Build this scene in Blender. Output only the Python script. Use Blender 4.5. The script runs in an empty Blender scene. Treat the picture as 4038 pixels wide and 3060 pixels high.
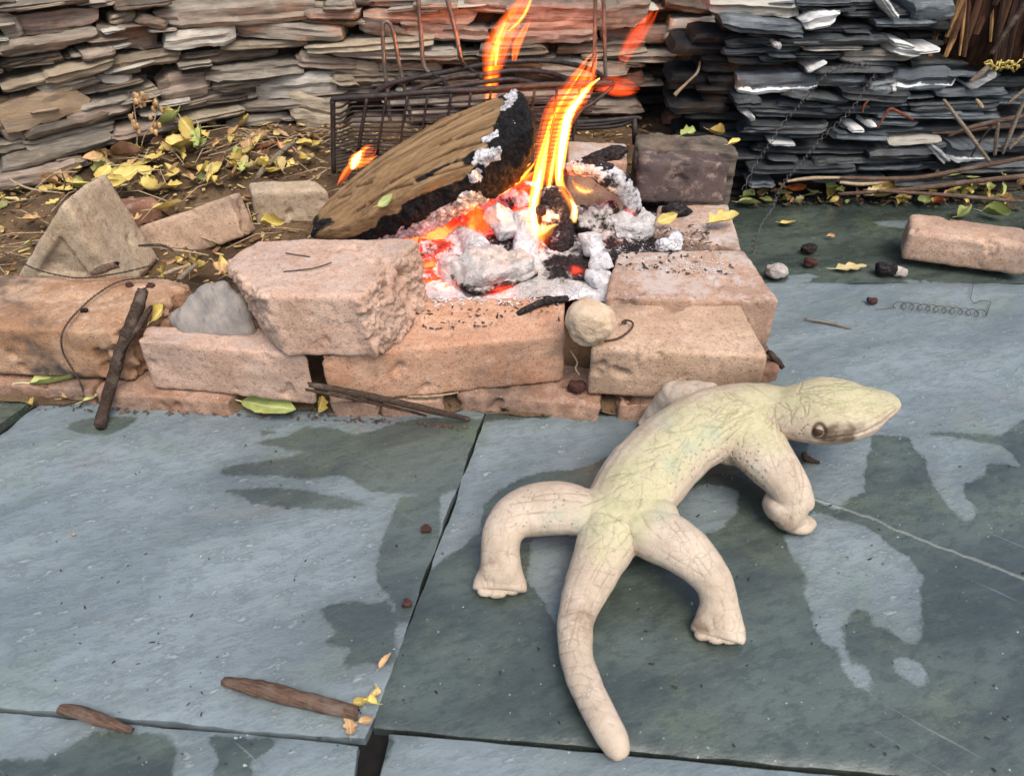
import bpy, bmesh, math, random
import numpy as np
from mathutils import Vector, Matrix
scene = bpy.context.scene
C = scene.collection
R = math.radians
rnd = random.Random(7)

# ------------------------------------------------------------------ camera, sky, sun, exposure
CAM_H, PITCH, FPX = 0.66, R(38.0), 2950.0
cam_d = bpy.data.cameras.new('camera')
cam = bpy.data.objects.new('camera', cam_d); C.objects.link(cam)
cam.location = (0, 0, CAM_H); cam.rotation_euler = (R(90) - PITCH, 0, 0)
cam_d.sensor_width = 36.0; cam_d.lens = 36.0 * FPX / 4038.0
cam_d.clip_start = 0.02; cam_d.clip_end = 200.0
cam_d.dof.use_dof = True; cam_d.dof.focus_distance = 1.08; cam_d.dof.aperture_fstop = 9.0
scene.camera = cam
SUN_EL, SUN_AZ = R(60), R(152)          # azimuth measured from +Y clockwise: behind the camera, to the right
world = bpy.data.worlds.new('World'); scene.world = world; world.use_nodes = True
wn = world.node_tree; wn.nodes.clear()
wo = wn.nodes.new('ShaderNodeOutputWorld'); wb = wn.nodes.new('ShaderNodeBackground'); sk = wn.nodes.new('ShaderNodeTexSky')
sk.sky_type = 'NISHITA'; sk.sun_disc = False; sk.sun_elevation = SUN_EL; sk.sun_rotation = SUN_AZ
sk.air_density = 1.0; sk.dust_density = 4.0; sk.ozone_density = 1.0
wb.inputs['Strength'].default_value = 0.15
wn.links.new(sk.outputs[0], wb.inputs['Color']); wn.links.new(wb.outputs[0], wo.inputs['Surface'])
sun_d = bpy.data.lights.new('sun', 'SUN'); sun_d.energy = 1.25; sun_d.angle = R(35); sun_d.color = (1.0, 0.95, 0.88)
sun = bpy.data.objects.new('sun', sun_d); C.objects.link(sun)
sd = Vector((math.sin(SUN_AZ) * math.cos(SUN_EL), math.cos(SUN_AZ) * math.cos(SUN_EL), math.sin(SUN_EL)))
sun.rotation_euler = (-sd).to_track_quat('-Z', 'Y').to_euler(); sun.location = sd * 5
scene.view_settings.view_transform = 'Standard'; scene.view_settings.look = 'None'
scene.view_settings.gamma = 1.0; scene.view_settings.exposure = 0.78
scene.view_settings.use_curve_mapping = False
scene.render.engine = 'CYCLES'
cy = scene.cycles; cy.max_bounces = 5; cy.diffuse_bounces = 3; cy.glossy_bounces = 2; cy.transmission_bounces = 2; cy.volume_bounces = 0; cy.transparent_max_bounces = 96
cy.caustics_reflective = False; cy.caustics_refractive = False

# ------------------------------------------------------------------ measuring: photo points to places in the yard
FR = {'1': (0, 0, .6329), '2': (1200, 0, .6329), '3': (2638, 0, .6329), '4': (0, 900, .6329), '5': (1200, 700, .6329),
      '6': (2638, 900, .6329), '7': (1700, 1400, .9042), '8': (0, 1800, .7685), 'a': (1260, 0, .31646), 'b': (1260, 330, .31646),
      'c': (1900, 0, .31646), 'd': (1900, 430, .31646), 'e': (1600, 700, .31646), 'f': (2100, 800, .31646),
      'g': (0, 680, .45208), 'h': (3338, 0, .31646), 'i': (2850, 600, .53707), 'j': (2600, 1400, .45208), 'k': (2000, 2300, .9213),
      's': (0, 0, 1.0), 'v': (0, 0, 1.8255)}
CP, SP = math.cos(PITCH), math.sin(PITCH)
def px(f, x, y):
    o = FR[f]; return o[0] + x * o[2], o[1] + y * o[2]
def ray(f, x, y):
    sx, sy = px(f, x, y); dx = (sx - 2019) / FPX; dy = (1530 - sy) / FPX
    return Vector((dx, CP + dy * SP, -SP + dy * CP))
def at(f, x, y, z=0.0):
    d = ray(f, x, y); t = (z - CAM_H) / d.z
    return Vector((d.x * t, d.y * t, z))
def atY(f, x, y, Y):
    d = ray(f, x, y); t = Y / d.y
    return Vector((d.x * t, Y, CAM_H + d.z * t))
def depth(p):
    return p.y * CP - (p.z - CAM_H) * SP
def mpp(f, p):                                   # metres per pixel of frame f at point p
    return FR[f][2] * depth(p) / FPX
def project(P):                                  # Nx3 -> photo pixels
    P = np.asarray(P); z = P[:, 2] - CAM_H
    dep = P[:, 1] * CP - z * SP; up = P[:, 1] * SP + z * CP
    return np.stack([2019 + FPX * P[:, 0] / dep, 1530 - FPX * up / dep], 1)

# ------------------------------------------------------------------ numpy noise
def _h(i, j, k, s):
    n = (i * 374761393 + j * 668265263 + k * 2147483647 + s * 974711) & 0xffffffff
    n = ((n ^ (n >> 13)) * 1274126177) & 0xffffffff
    n = (n ^ (n >> 16)) & 0xffff
    return n / 65535.0
def vnoise(P, sc, seed=0):
    P = np.asarray(P, float) * sc + 131.7
    I = np.floor(P).astype(np.int64); f = P - I; f = f * f * (3 - 2 * f)
    r = 0
    for a in (0, 1):
        for b in (0, 1):
            for c in (0, 1):
                w = (f[:, 0] if a else 1 - f[:, 0]) * (f[:, 1] if b else 1 - f[:, 1]) * (f[:, 2] if c else 1 - f[:, 2])
                r = r + w * _h(I[:, 0] + a, I[:, 1] + b, I[:, 2] + c, seed)
    return r * 2 - 1
def fbm(P, sc, oc=4, seed=0, gain=.5):
    r = 0; a = 1
    for o in range(oc):
        r = r + a * vnoise(P, sc * 2 ** o, seed + o * 17); a *= gain
    return r
def sstep(a, b, x):
    t = np.clip((x - a) / (b - a), 0, 1); return t * t * (3 - 2 * t)

# ------------------------------------------------------------------ objects
def tag(o, label=None, cat=None, group=None, kind=None):
    if label: o['label'] = label
    if cat: o['category'] = cat
    if group: o['group'] = group
    if kind: o['kind'] = kind
    return o
def empty(name, loc):
    o = bpy.data.objects.new(name, None); C.objects.link(o); o.location = loc; o.empty_display_size = .05
    return o
def obj_from_mesh(name, me, mat=None, parent=None, base=None):
    """mesh data is in yard coordinates; the origin is moved to the base of the thing (or its parent's origin)."""
    n = len(me.vertices); co = np.empty(n * 3); me.vertices.foreach_get('co', co); co = co.reshape(-1, 3)
    if parent is not None: b = Vector(parent['_o'])
    elif base is not None: b = Vector(base)
    else: b = Vector(((co[:, 0].min() + co[:, 0].max()) / 2, (co[:, 1].min() + co[:, 1].max()) / 2, co[:, 2].min()))
    me.vertices.foreach_set('co', (co - np.array(b)).ravel()); me.update()
    me.name = name
    o = bpy.data.objects.new(name, me); C.objects.link(o)
    if mat: me.materials.clear(); me.materials.append(mat)
    if parent is not None:
        o.parent = parent
    else: o.location = b
    o['_o'] = tuple(b)
    return o
def thing(name, loc, label, cat, group=None, kind=None):
    e = empty(name, loc); e['_o'] = tuple(loc); return tag(e, label, cat, group, kind)
def mesh(verts, faces, smooth=True):
    me = bpy.data.meshes.new('m'); me.from_pydata([tuple(v) for v in verts], [], faces); me.update()
    if smooth: me.polygons.foreach_set('use_smooth', [True] * len(me.polygons))
    return me
def coords(me):
    n = len(me.vertices); co = np.empty(n * 3); me.vertices.foreach_get('co', co)
    no = np.empty(n * 3); me.vertices.foreach_get('normal', no); return co.reshape(-1, 3), no.reshape(-1, 3)
def setco(me, co): me.vertices.foreach_set('co', np.asarray(co).ravel()); me.update()
def attr(me, name, vals):
    a = me.attributes.get(name) or me.attributes.new(name, 'FLOAT', 'POINT'); a.data.foreach_set('value', np.asarray(vals, dtype=np.float32))
def vattr(me, name, vals):
    a = me.attributes.get(name) or me.attributes.new(name, 'FLOAT_VECTOR', 'POINT'); a.data.foreach_set('vector', np.asarray(vals, dtype=np.float32).ravel())
def remesh(me, vox, iters=4, fac=.5):
    o = bpy.data.objects.new('tmp', me); C.objects.link(o)
    m = o.modifiers.new('r', 'REMESH'); m.mode = 'VOXEL'; m.voxel_size = vox; m.use_smooth_shade = True
    if iters:
        s = o.modifiers.new('s', 'SMOOTH'); s.factor = fac; s.iterations = iters
    dg = bpy.context.evaluated_depsgraph_get(); dg.update()
    me2 = bpy.data.meshes.new_from_object(o.evaluated_get(dg)); bpy.data.objects.remove(o); bpy.data.meshes.remove(me)
    me2.polygons.foreach_set('use_smooth', [True] * len(me2.polygons))
    return me2
def sharp(me, deg=35):
    me.set_sharp_from_angle(angle=R(deg))
def join(parts):
    V = []; F = []
    for v, f in parts:
        o = len(V); V += list(v); F += [tuple(i + o for i in q) for q in f]
    return V, F
def frames(pts):
    """tangent, side, up for a polyline, twist-free"""
    P = [Vector(p) for p in pts]; n = len(P); T = []
    for i in range(n):
        t = P[min(i + 1, n - 1)] - P[max(i - 1, 0)]
        T.append(t.normalized() if t.length > 1e-9 else Vector((0, 0, 1)))
    ref = Vector((0, 0, 1)) if abs(T[0].z) < .9 else Vector((0, 1, 0))
    s = T[0].cross(ref).normalized(); out = []
    for i in range(n):
        s = (s - T[i] * s.dot(T[i])); s = s.normalized() if s.length > 1e-6 else T[i].orthogonal().normalized()
        out.append((T[i], s, s.cross(T[i]) * 1.0))
    return P, out
def tube(pts, rad, seg=8, flat=None, cap=True):
    P, Fm = frames(pts); n = len(P)
    rad = rad if hasattr(rad, '__len__') else [rad] * n
    V = []; F = []
    for i in range(n):
        t, s, u = Fm[i]; fl = 1.0 if flat is None else (flat[i] if hasattr(flat, '__len__') else flat)
        for k in range(seg):
            a = 2 * math.pi * k / seg
            V.append(P[i] + s * (math.cos(a) * rad[i]) + u * (math.sin(a) * rad[i] * fl))
    for i in range(n - 1):
        for k in range(seg):
            F.append((i * seg + k, i * seg + (k + 1) % seg, (i + 1) * seg + (k + 1) % seg, (i + 1) * seg + k))
    if cap:
        F.append(tuple(range(seg))[::-1]); F.append(tuple((n - 1) * seg + k for k in range(seg)))
    return V, F
def spline(pts, k=6):
    """Catmull-Rom through points (any length tuples)"""
    A = np.array([tuple(p) for p in pts], float); n = len(A)
    if n < 3: return [tuple(A[0] + (A[-1] - A[0]) * i / k) for i in range(k + 1)]
    out = []
    for i in range(n - 1):
        p0 = A[max(i - 1, 0)]; p1 = A[i]; p2 = A[i + 1]; p3 = A[min(i + 2, n - 1)]
        for j in range(k):
            t = j / k
            out.append(.5 * ((2 * p1) + (-p0 + p2) * t + (2 * p0 - 5 * p1 + 4 * p2 - p3) * t * t + (-p0 + 3 * p1 - 3 * p2 + p3) * t ** 3))
    out.append(A[-1]); return [tuple(o) for o in out]
def prism(top, bot):
    n = len(top); V = list(top) + list(bot)
    F = [tuple(range(n)), tuple(range(2 * n - 1, n - 1, -1))]
    for i in range(n): j = (i + 1) % n; F.append((i, i + n, j + n, j))
    return V, F
def bevel_prism(top, bot, off=.005, seg=2):
    V, F = prism(top, bot); bm = bmesh.new(); vs = [bm.verts.new(v) for v in V]
    for f in F: bm.faces.new([vs[i] for i in f])
    bmesh.ops.recalc_face_normals(bm, faces=bm.faces)
    bmesh.ops.bevel(bm, geom=bm.edges[:], offset=off, segments=seg, profile=.5, affect='EDGES', clamp_overlap=True)
    bmesh.ops.triangulate(bm, faces=[f for f in bm.faces if len(f.verts) > 4])
    me = bpy.data.meshes.new('m'); bm.to_mesh(me); bm.free(); return me
def chunk(c, r, seed=0, sub=3, amp=.15, rot=None):
    rg = random.Random(seed * 7 + 1); bm = bmesh.new()
    for _ in range(26):
        v = Vector((rg.gauss(0, 1), rg.gauss(0, 1), rg.gauss(0, 1))).normalized(); q = rg.uniform(.78, 1.15)
        v = Vector([math.copysign(abs(k) ** .7, k) for k in v]) * q; bm.verts.new((v.x * r[0], v.y * r[1], v.z * r[2]))
    res = bmesh.ops.convex_hull(bm, input=bm.verts[:]); dead = [g_ for g_ in res['geom_interior'] if isinstance(g_, bmesh.types.BMVert)]
    bmesh.ops.delete(bm, geom=dead, context='VERTS'); bm.verts.index_update(); bm.verts.ensure_lookup_table()
    a = rg.uniform(0, 6.3); R_ = Matrix.Rotation(a * .12, 3, 'Z') @ Matrix.Rotation(rg.uniform(-.3, .3), 3, 'Y')
    V = [tuple(R_ @ v.co + Vector(c)) for v in bm.verts]; F = [tuple(v.index for v in f.verts) for f in bm.faces]; bm.free()
    return V, F
def blob(c, r, seed=0, sub=3, amp=.15, sc=None, rot=None, vox=None):
    bm = bmesh.new(); bmesh.ops.create_icosphere(bm, subdivisions=sub, radius=1.0)
    co = np.array([v.co[:] for v in bm.verts]); F = [tuple(v.index for v in f.verts) for f in bm.faces]; bm.free()
    d = 1 + amp * fbm(co, 1.2, 4, seed); co = co * d[:, None]
    co = np.sign(co) * np.abs(co) ** .8
    co = co * np.array(r)
    if rot is not None: co = co @ np.array(rot.to_matrix()).T
    return co + np.array(c), F

# ------------------------------------------------------------------ materials
def lin(r, g, b, k=1.0):
    f = lambda c: ((c / 255 + .055) / 1.055) ** 2.4 if c > 10 else c / 255 / 12.92
    return (f(r) * k, f(g) * k, f(b) * k, 1)
class Mat:
    def __init__(s, name):
        s.m = bpy.data.materials.new(name); s.m.use_nodes = True; s.nt = s.m.node_tree
        s.b = s.nt.nodes['Principled BSDF']; s.o = s.nt.nodes['Material Output']
        s.pos = s.nt.nodes.new('ShaderNodeNewGeometry').outputs['Position']
    def N(s, t, **p):
        n = s.nt.nodes.new('ShaderNode' + t)
        for k, v in p.items(): setattr(n, k, v)
        return n
    def put(s, sock, v):
        if isinstance(v, bpy.types.NodeSocket): s.nt.links.new(v, sock)
        else: sock.default_value = v
    def scale(s, vec, sc):
        n = s.N('VectorMath', operation='MULTIPLY'); s.put(n.inputs[0], vec); n.inputs[1].default_value = sc if hasattr(sc, '__len__') else (sc,) * 3
        return n.outputs[0]
    def rotz(s, vec, a):
        n = s.N('VectorRotate', rotation_type='Z_AXIS'); s.put(n.inputs['Vector'], vec); n.inputs['Angle'].default_value = a; return n.outputs[0]
    def noise(s, sc, det=4, rough=.55, vec=None, dist=0., out='Fac'):
        n = s.N('TexNoise'); s.put(n.inputs['Vector'], vec if vec is not None else s.pos)
        n.inputs['Scale'].default_value = sc; n.inputs['Detail'].default_value = det; n.inputs['Roughness'].default_value = rough; n.inputs['Distortion'].default_value = dist
        return n.outputs[out]
    def voro(s, sc, feat='DISTANCE_TO_EDGE', vec=None, out='Distance', rand=1.):
        n = s.N('TexVoronoi', feature=feat); s.put(n.inputs['Vector'], vec if vec is not None else s.pos); n.inputs['Scale'].default_value = sc
        n.inputs['Randomness'].default_value = rand; return n.outputs[out]
    def ramp(s, fac, stops, interp='LINEAR'):
        n = s.N('ValToRGB'); n.color_ramp.interpolation = interp; e = n.color_ramp.elements
        while len(e) < len(stops): e.new(.5)
        for i, (p, c) in enumerate(stops):
            e[i].position = p; e[i].color = c if hasattr(c, '__len__') else (c, c, c, 1)
        s.put(n.inputs[0], fac); return n.outputs[0]
    def mix(s, fac, a, b, mode='MIX'):
        n = s.N('Mix', data_type='RGBA', blend_type=mode); s.put(n.inputs[0], fac); s.put(n.inputs[6], a); s.put(n.inputs[7], b); return n.outputs[2]
    def math(s, op, a, b=0., clamp=False):
        n = s.N('Math', operation=op, use_clamp=clamp); s.put(n.inputs[0], a); s.put(n.inputs[1], b); return n.outputs[0]
    def mapr(s, v, a, b, c=0., d=1.):
        n = s.N('MapRange', interpolation_type='SMOOTHSTEP'); s.put(n.inputs[0], v)
        for i, x in enumerate((a, b, c, d)): n.inputs[i + 1].default_value = x
        return n.outputs[0]
    def attr(s, name, out='Fac'):
        n = s.N('Attribute', attribute_name=name); return n.outputs[out]
    def rand(s):
        return s.N('ObjectInfo').outputs['Random']
    def bump(s, h, st=.5, d=.002, nrm=None):
        n = s.N('Bump'); s.put(n.inputs['Height'], h); n.inputs['Strength'].default_value = st; n.inputs['Distance'].default_value = d
        if nrm is not None: s.put(n.inputs['Normal'], nrm)
        return n.outputs[0]
    def done(s, col, rough=.8, nrm=None, spec=.3, em=None, ems=0.):
        s.put(s.b.inputs['Base Color'], col); s.put(s.b.inputs['Roughness'], rough); s.put(s.b.inputs['Specular IOR Level'], spec)
        if nrm is not None: s.put(s.b.inputs['Normal'], nrm)
        if em is not None: s.put(s.b.inputs['Emission Color'], em); s.put(s.b.inputs['Emission Strength'], ems)
        return s.m

def brick_mat(name, a, b, soot=.25, sootcol=lin(70, 64, 60), ash=0., hi=lin(205, 178, 158)):
    m = Mat(name)
    n1 = m.noise(14, 5, .6); n2 = m.noise(55, 4, .6); n3 = m.noise(400, 3, .6); n4 = m.noise(6, 4, .6, m.scale(m.pos, (1, 1, 1.6)))
    c = m.mix(m.mapr(n1, .35, .65), a, b)
    c = m.mix(m.math('MULTIPLY', m.mapr(n2, .52, .72), .45), c, hi)
    c = m.mix(m.math('MULTIPLY', m.mapr(n3, .30, .47, 1, 0), .6), c, lin(92, 64, 50))
    c = m.mix(m.math('MULTIPLY', m.mapr(m.noise(150, 4, .7), .50, .66), .4), c, lin(124, 92, 74, .8))
    so = m.math('MULTIPLY', m.mapr(m.math('ADD', n4, m.math('MULTIPLY', n2, .25)), .60, .82), soot * 1.6, True)
    c = m.mix(so, c, sootcol)
    if ash > 0:
        up = m.N('SeparateXYZ'); m.nt.links.new(m.N('NewGeometry').outputs['Normal'], up.inputs[0])
        u = m.mapr(up.outputs[2], .6, .95)
        an = m.noise(30, 6, .7)
        c = m.mix(m.math('MULTIPLY', m.math('MULTIPLY', u, m.mapr(an, .42, .62)), ash), c, lin(176, 162, 152))
        c = m.mix(m.math('MULTIPLY', m.math('MULTIPLY', u, m.mapr(m.noise(160, 4, .7), .60, .70)), ash), c, lin(66, 60, 58))
    w = m.mapr(m.noise(260, 2, .5), .71, .76); c = m.mix(m.math('MULTIPLY', w, .7), c, lin(215, 205, 195))
    h = m.math('ADD', m.math('MULTIPLY', n3, .6), m.math('MULTIPLY', n2, .9))
    pit = m.mapr(m.voro(230, 'F1'), 0.08, .30)
    h = m.math('ADD', h, m.math('MULTIPLY', pit, .5))
    return m.done(c, .9, m.bump(h, .65, .0020), .15)
def plain_mat(name, a, b, sc=40, rough=.8, bump=.4, bd=.001, spec=.25, stretch=None, vec=None):
    m = Mat(name); v = m.scale(m.pos, stretch) if stretch else None
    n = m.noise(sc, 5, .6, v); c = m.mix(m.mapr(n, .3, .7), a, b)
    return m.done(c, rough, m.bump(n, bump, bd), spec)

# ================================================================== the setting
# ---- ground sheet to the horizon
m = Mat('earth'); n1 = m.noise(9, 6, .65); n2 = m.noise(120, 4, .7)
c = m.mix(m.mapr(n1, .35, .65), lin(82, 66, 50, .8), lin(116, 95, 72, .8)); c = m.mix(m.mapr(n2, .55, .7), c, lin(52, 41, 32, .8))
EARTH = m.done(c, .95, m.bump(m.math('ADD', n1, n2), .8, .006), .1)
g = obj_from_mesh('ground', mesh([(-40, -40, -.035), (40, -40, -.035), (40, 40, -.035), (-40, 40, -.035)], [(0, 1, 2, 3)]), EARTH, base=(0, 0, -.03))
tag(g, kind='structure')

# ---- patio of slate slabs, partly wet
m = Mat('slate_slab')
wet = m.attr('wet'); crack = m.mapr(m.math('ABSOLUTE', m.math('ADD', m.attr('vein'), m.math('MULTIPLY', m.math('SUBTRACT', m.noise(60, 4, .6), .5), .008))), .0008, .0034, 1, 0); crack = m.math('MULTIPLY', crack, m.attr('veinmask'))
pr = m.rotz(m.pos, R(-18)); ps = m.scale(pr, (3.0, 9.0, 10.0)); pf = m.scale(pr, (14, 70, 40))
nA = m.noise(1.3, 6, .6, ps, .4); nB = m.noise(1.0, 8, .74, m.scale(pr, (38, 75, 60))); nC = m.noise(9, 5, .6); nD = m.noise(320, 3, .7)
edge = m.math('ADD', wet, m.math('MULTIPLY', m.math('SUBTRACT', m.noise(55, 8, .75), .5), .022))
W = m.math('MULTIPLY', m.mapr(edge, -.0026, .0026), m.attr('wetness'))
Wf = m.math('MULTIPLY', m.mapr(edge, -.03, 0.0), .25)
dry = m.mix(m.mapr(nA, .3, .7), lin(110, 123, 127, .74), lin(140, 153, 156, .74))
dry = m.mix(m.math('MULTIPLY', m.mapr(nC, .5, .7), .6), dry, lin(120, 136, 124, .76))
dry = m.mix(m.math('MULTIPLY', m.mapr(nB, .46, .62), .55), dry, lin(82, 95, 97, .74))
dry = m.mix(m.math('MULTIPLY', m.mapr(nB, .57, .66), .6), dry, lin(178, 188, 188, .76))
dry = m.mix(m.math('MULTIPLY', m.mapr(m.noise(5, 4, .6, m.scale(pr, (1, 2, 1))), .58, .75), .30), dry, lin(140, 122, 110, .80))
wc = m.mix(m.mapr(nA, .32, .68), lin(60, 69, 65, .78), lin(90, 101, 92, .78))
wc = m.mix(m.math('MULTIPLY', m.mapr(nC, .5, .75), .6), wc, lin(94, 106, 82, .78))
wc = m.mix(m.math('MULTIPLY', m.mapr(nB, .40, .52, 1, 0), .45), wc, lin(50, 59, 56, .74))
wc = m.mix(m.math('MULTIPLY', m.mapr(nB, .60, .75), .5), wc, lin(130, 142, 138, .74))
wc = m.mix(m.math('MULTIPLY', m.mapr(m.noise(13, 4, .6), .69, .74), .6), wc, lin(92, 74, 50, .80))
col = m.mix(Wf, dry, wc); col = m.mix(W, col, wc)
spk = m.mapr(m.noise(210, 2, .5), .73, .77); col = m.mix(m.math('MULTIPLY', spk, .75), col, lin(205, 210, 208, .8))
dk = m.mapr(m.noise(120, 3, .5), .745, .78); col = m.mix(m.math('MULTIPLY', dk, .7), col, lin(40, 36, 32))
scr = m.mapr(m.noise(1.0, 3, .5, m.scale(m.rotz(m.pos, R(37)), (6, 260, 10))), .715, .745)
col = m.mix(m.math('MULTIPLY', scr, .18), col, lin(190, 198, 196, .8))
col = m.mix(m.math('MULTIPLY', crack, .38), col, lin(160, 166, 156, .8))
rg = m.mix(W, m.ramp(nB, [(.3, .62), (.7, .50)]), m.ramp(m.math('ADD', m.math('MULTIPLY', nB, .5), m.math('MULTIPLY', nC, .5)), [(.40, .10), (.62, .34)]))
hh = m.math('ADD', m.math('ADD', m.math('MULTIPLY', nB, .8), m.math('MULTIPLY', nA, 1.0)), m.math('MULTIPLY', nD, .15))
hh = m.math('ADD', hh, m.math('MULTIPLY', crack, .6))
st = m.math('SUBTRACT', 1.0, m.math('MULTIPLY', W, .45))
bn = m.N('Bump'); m.put(bn.inputs['Height'], hh); m.put(bn.inputs['Strength'], m.math('MULTIPLY', st, .75)); bn.inputs['Distance'].default_value = .004
SLAB = m.done(col, rg, bn.outputs[0], .6)
m.put(m.b.inputs['Coat Weight'], m.math('MULTIPLY', W, .28)); m.b.inputs['Coat Roughness'].default_value = .07; m.b.inputs['Coat IOR'].default_value = 1.4
cb_ = m.bump(m.math('ADD', nA, m.math('MULTIPLY', nC, .6)), .25, .004); m.put(m.b.inputs['Coat Normal'], cb_)

def P2(f, pts): return np.array([at(f, x, y, 0)[:2] for x, y in pts])
def sd_poly(Q, P):
    """signed distance (negative inside)"""
    d = np.full(len(Q), 1e9); ins = np.zeros(len(Q), bool); n = len(P)
    for i in range(n):
        a = P[i]; b = P[(i + 1) % n]; e = b - a; w = Q - a
        t = np.clip((w @ e) / max(e @ e, 1e-12), 0, 1); d = np.minimum(d, np.linalg.norm(w - t[:, None] * e, axis=1))
        cnd = (a[1] > Q[:, 1]) != (b[1] > Q[:, 1])
        with np.errstate(divide='ignore', invalid='ignore'):
            xi = (b[0] - a[0]) * (Q[:, 1] - a[1]) / (b[1] - a[1]) + a[0]
        ins ^= cnd & (Q[:, 0] < xi)
    return np.where(ins, -d, d)
DRY = [P2('7', p) for p in (
    [(215, 290), (560, 270), (960, 260), (930, 330), (840, 400), (720, 470), (600, 500), (500, 505), (400, 530), (290, 590), (230, 650), (215, 760), (140, 830), (40, 900), (-40, 980), (-20, 900), (90, 600)],
    [(440, 810), (560, 790), (640, 800), (620, 1180), (540, 1160), (480, 1060), (420, 985)],
    [(1060, 600), (1200, 560), (1340, 590), (1335, 690), (1240, 770), (1150, 790), (1080, 700)],
    [(1540, 790), (1600, 740), (1660, 680), (1720, 690), (1800, 720), (1880, 740), (1960, 790), (2030, 850), (2080, 880), (2150, 970), (2130, 1050), (2140, 1150), (2120, 1250), (2060, 1260), (1990, 1190), (1930, 1180), (1900, 1120), (1840, 1100), (1830, 1150), (1790, 1180), (1800, 1260), (1830, 1330), (1900, 1370), (1940, 1440), (1900, 1465), (1840, 1440), (1790, 1350), (1780, 1290), (1710, 1250), (1670, 1180), (1650, 1080), (1620, 1030), (1640, 980), (1600, 900), (1560, 850)],
    [(2005, 1330), (2080, 1320), (2140, 1350), (2175, 1430), (2110, 1435), (2040, 1390)],
)] + [P2('6', p) for p in (
    [(560, 280), (1400, 330), (2260, 330), (2700, 400), (2700, 1000), (2260, 1170), (2150, 1230), (2060, 1290), (1900, 1280), (1700, 1265), (1480, 1300), (1250, 1290), (1100, 1230), (400, 1240), (380, 700)],
    [(1490, 1290), (1700, 1290), (2060, 1350), (2140, 1410), (2190, 1480), (2090, 1460), (1990, 1470), (1960, 1540), (1830, 1590), (1850, 1675), (1930, 1760), (1860, 1830), (1760, 1760), (1680, 1650), (1620, 1540), (1600, 1430), (1530, 1370)],
    [(840, 1660), (830, 1540), (880, 1330), (960, 1270), (1260, 1290), (1240, 1420), (1215, 1500), (1225, 1640), (1120, 1690), (1060, 1760), (960, 1720)],
    [(2220, 1700), (2330, 1720), (2330, 1830), (2240, 1790)],
)]
WET1 = [P2('4', p) for p in (
    [(400, 1250), (480, 1200), (640, 1170), (860, 1175), (800, 1230), (700, 1285), (560, 1285), (450, 1265)],
    [(1540, 1340), (1800, 1290), (1900, 1235), (2060, 1240), (2212, 1290), (2600, 1180), (3200, 1200), (3080, 1550), (2750, 1660), (2300, 1640), (2150, 1540), (1900, 1560), (1700, 1540), (1370, 1530), (1380, 1490), (1700, 1440), (1900, 1400), (1700, 1350)],
    [(1620, 1255), (1670, 1250), (1720, 1270), (1680, 1290), (1630, 1285)],
)] + [P2('8', p) for p in (
    [(1110, 175), (1330, 155), (1560, 170), (1760, 215), (1900, 250), (1780, 275), (1560, 270), (1300, 245), (1250, 205)],
    [(1130, 70), (1220, 60), (1280, 80), (1230, 100), (1140, 95)],
    [(1930, 560), (1960, 420), (2060, 200), (2260, 180), (2260, 560), (2100, 850), (2040, 860), (2010, 720), (1930, 640)],
    [(1640, 780), (1760, 740), (2010, 760), (2030, 900), (2040, 1030), (2000, 1080), (1880, 1060), (1760, 1090), (1790, 990), (1660, 960), (1720, 900)],
)]
WET4 = [P2('8', p) for p in ([(-200, 1560), (260, 1535), (470, 1400), (860, 1420), (900, 1500), (880, 1640), (830, 1800), (-200, 1800)],
                             [(1050, 1420), (1410, 1440), (1380, 1520), (1290, 1560), (1290, 1700), (1080, 1700), (1110, 1530)])]
WET5 = [P2('8', [(1930, 1480), (2000, 1430), (2030, 1470), (1990, 1560), (1930, 1640), (1900, 1660)])]
WET3 = None
VEIN = [P2('7', [(1640, 612), (1760, 655), (1900, 700), (2030, 760), (2212, 830), (2400, 900), (2900, 1090)]), P2('7', [(1900, 1200), (2000, 1350), (2080, 1440), (2212, 1560), (2350, 1800)])]
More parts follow.
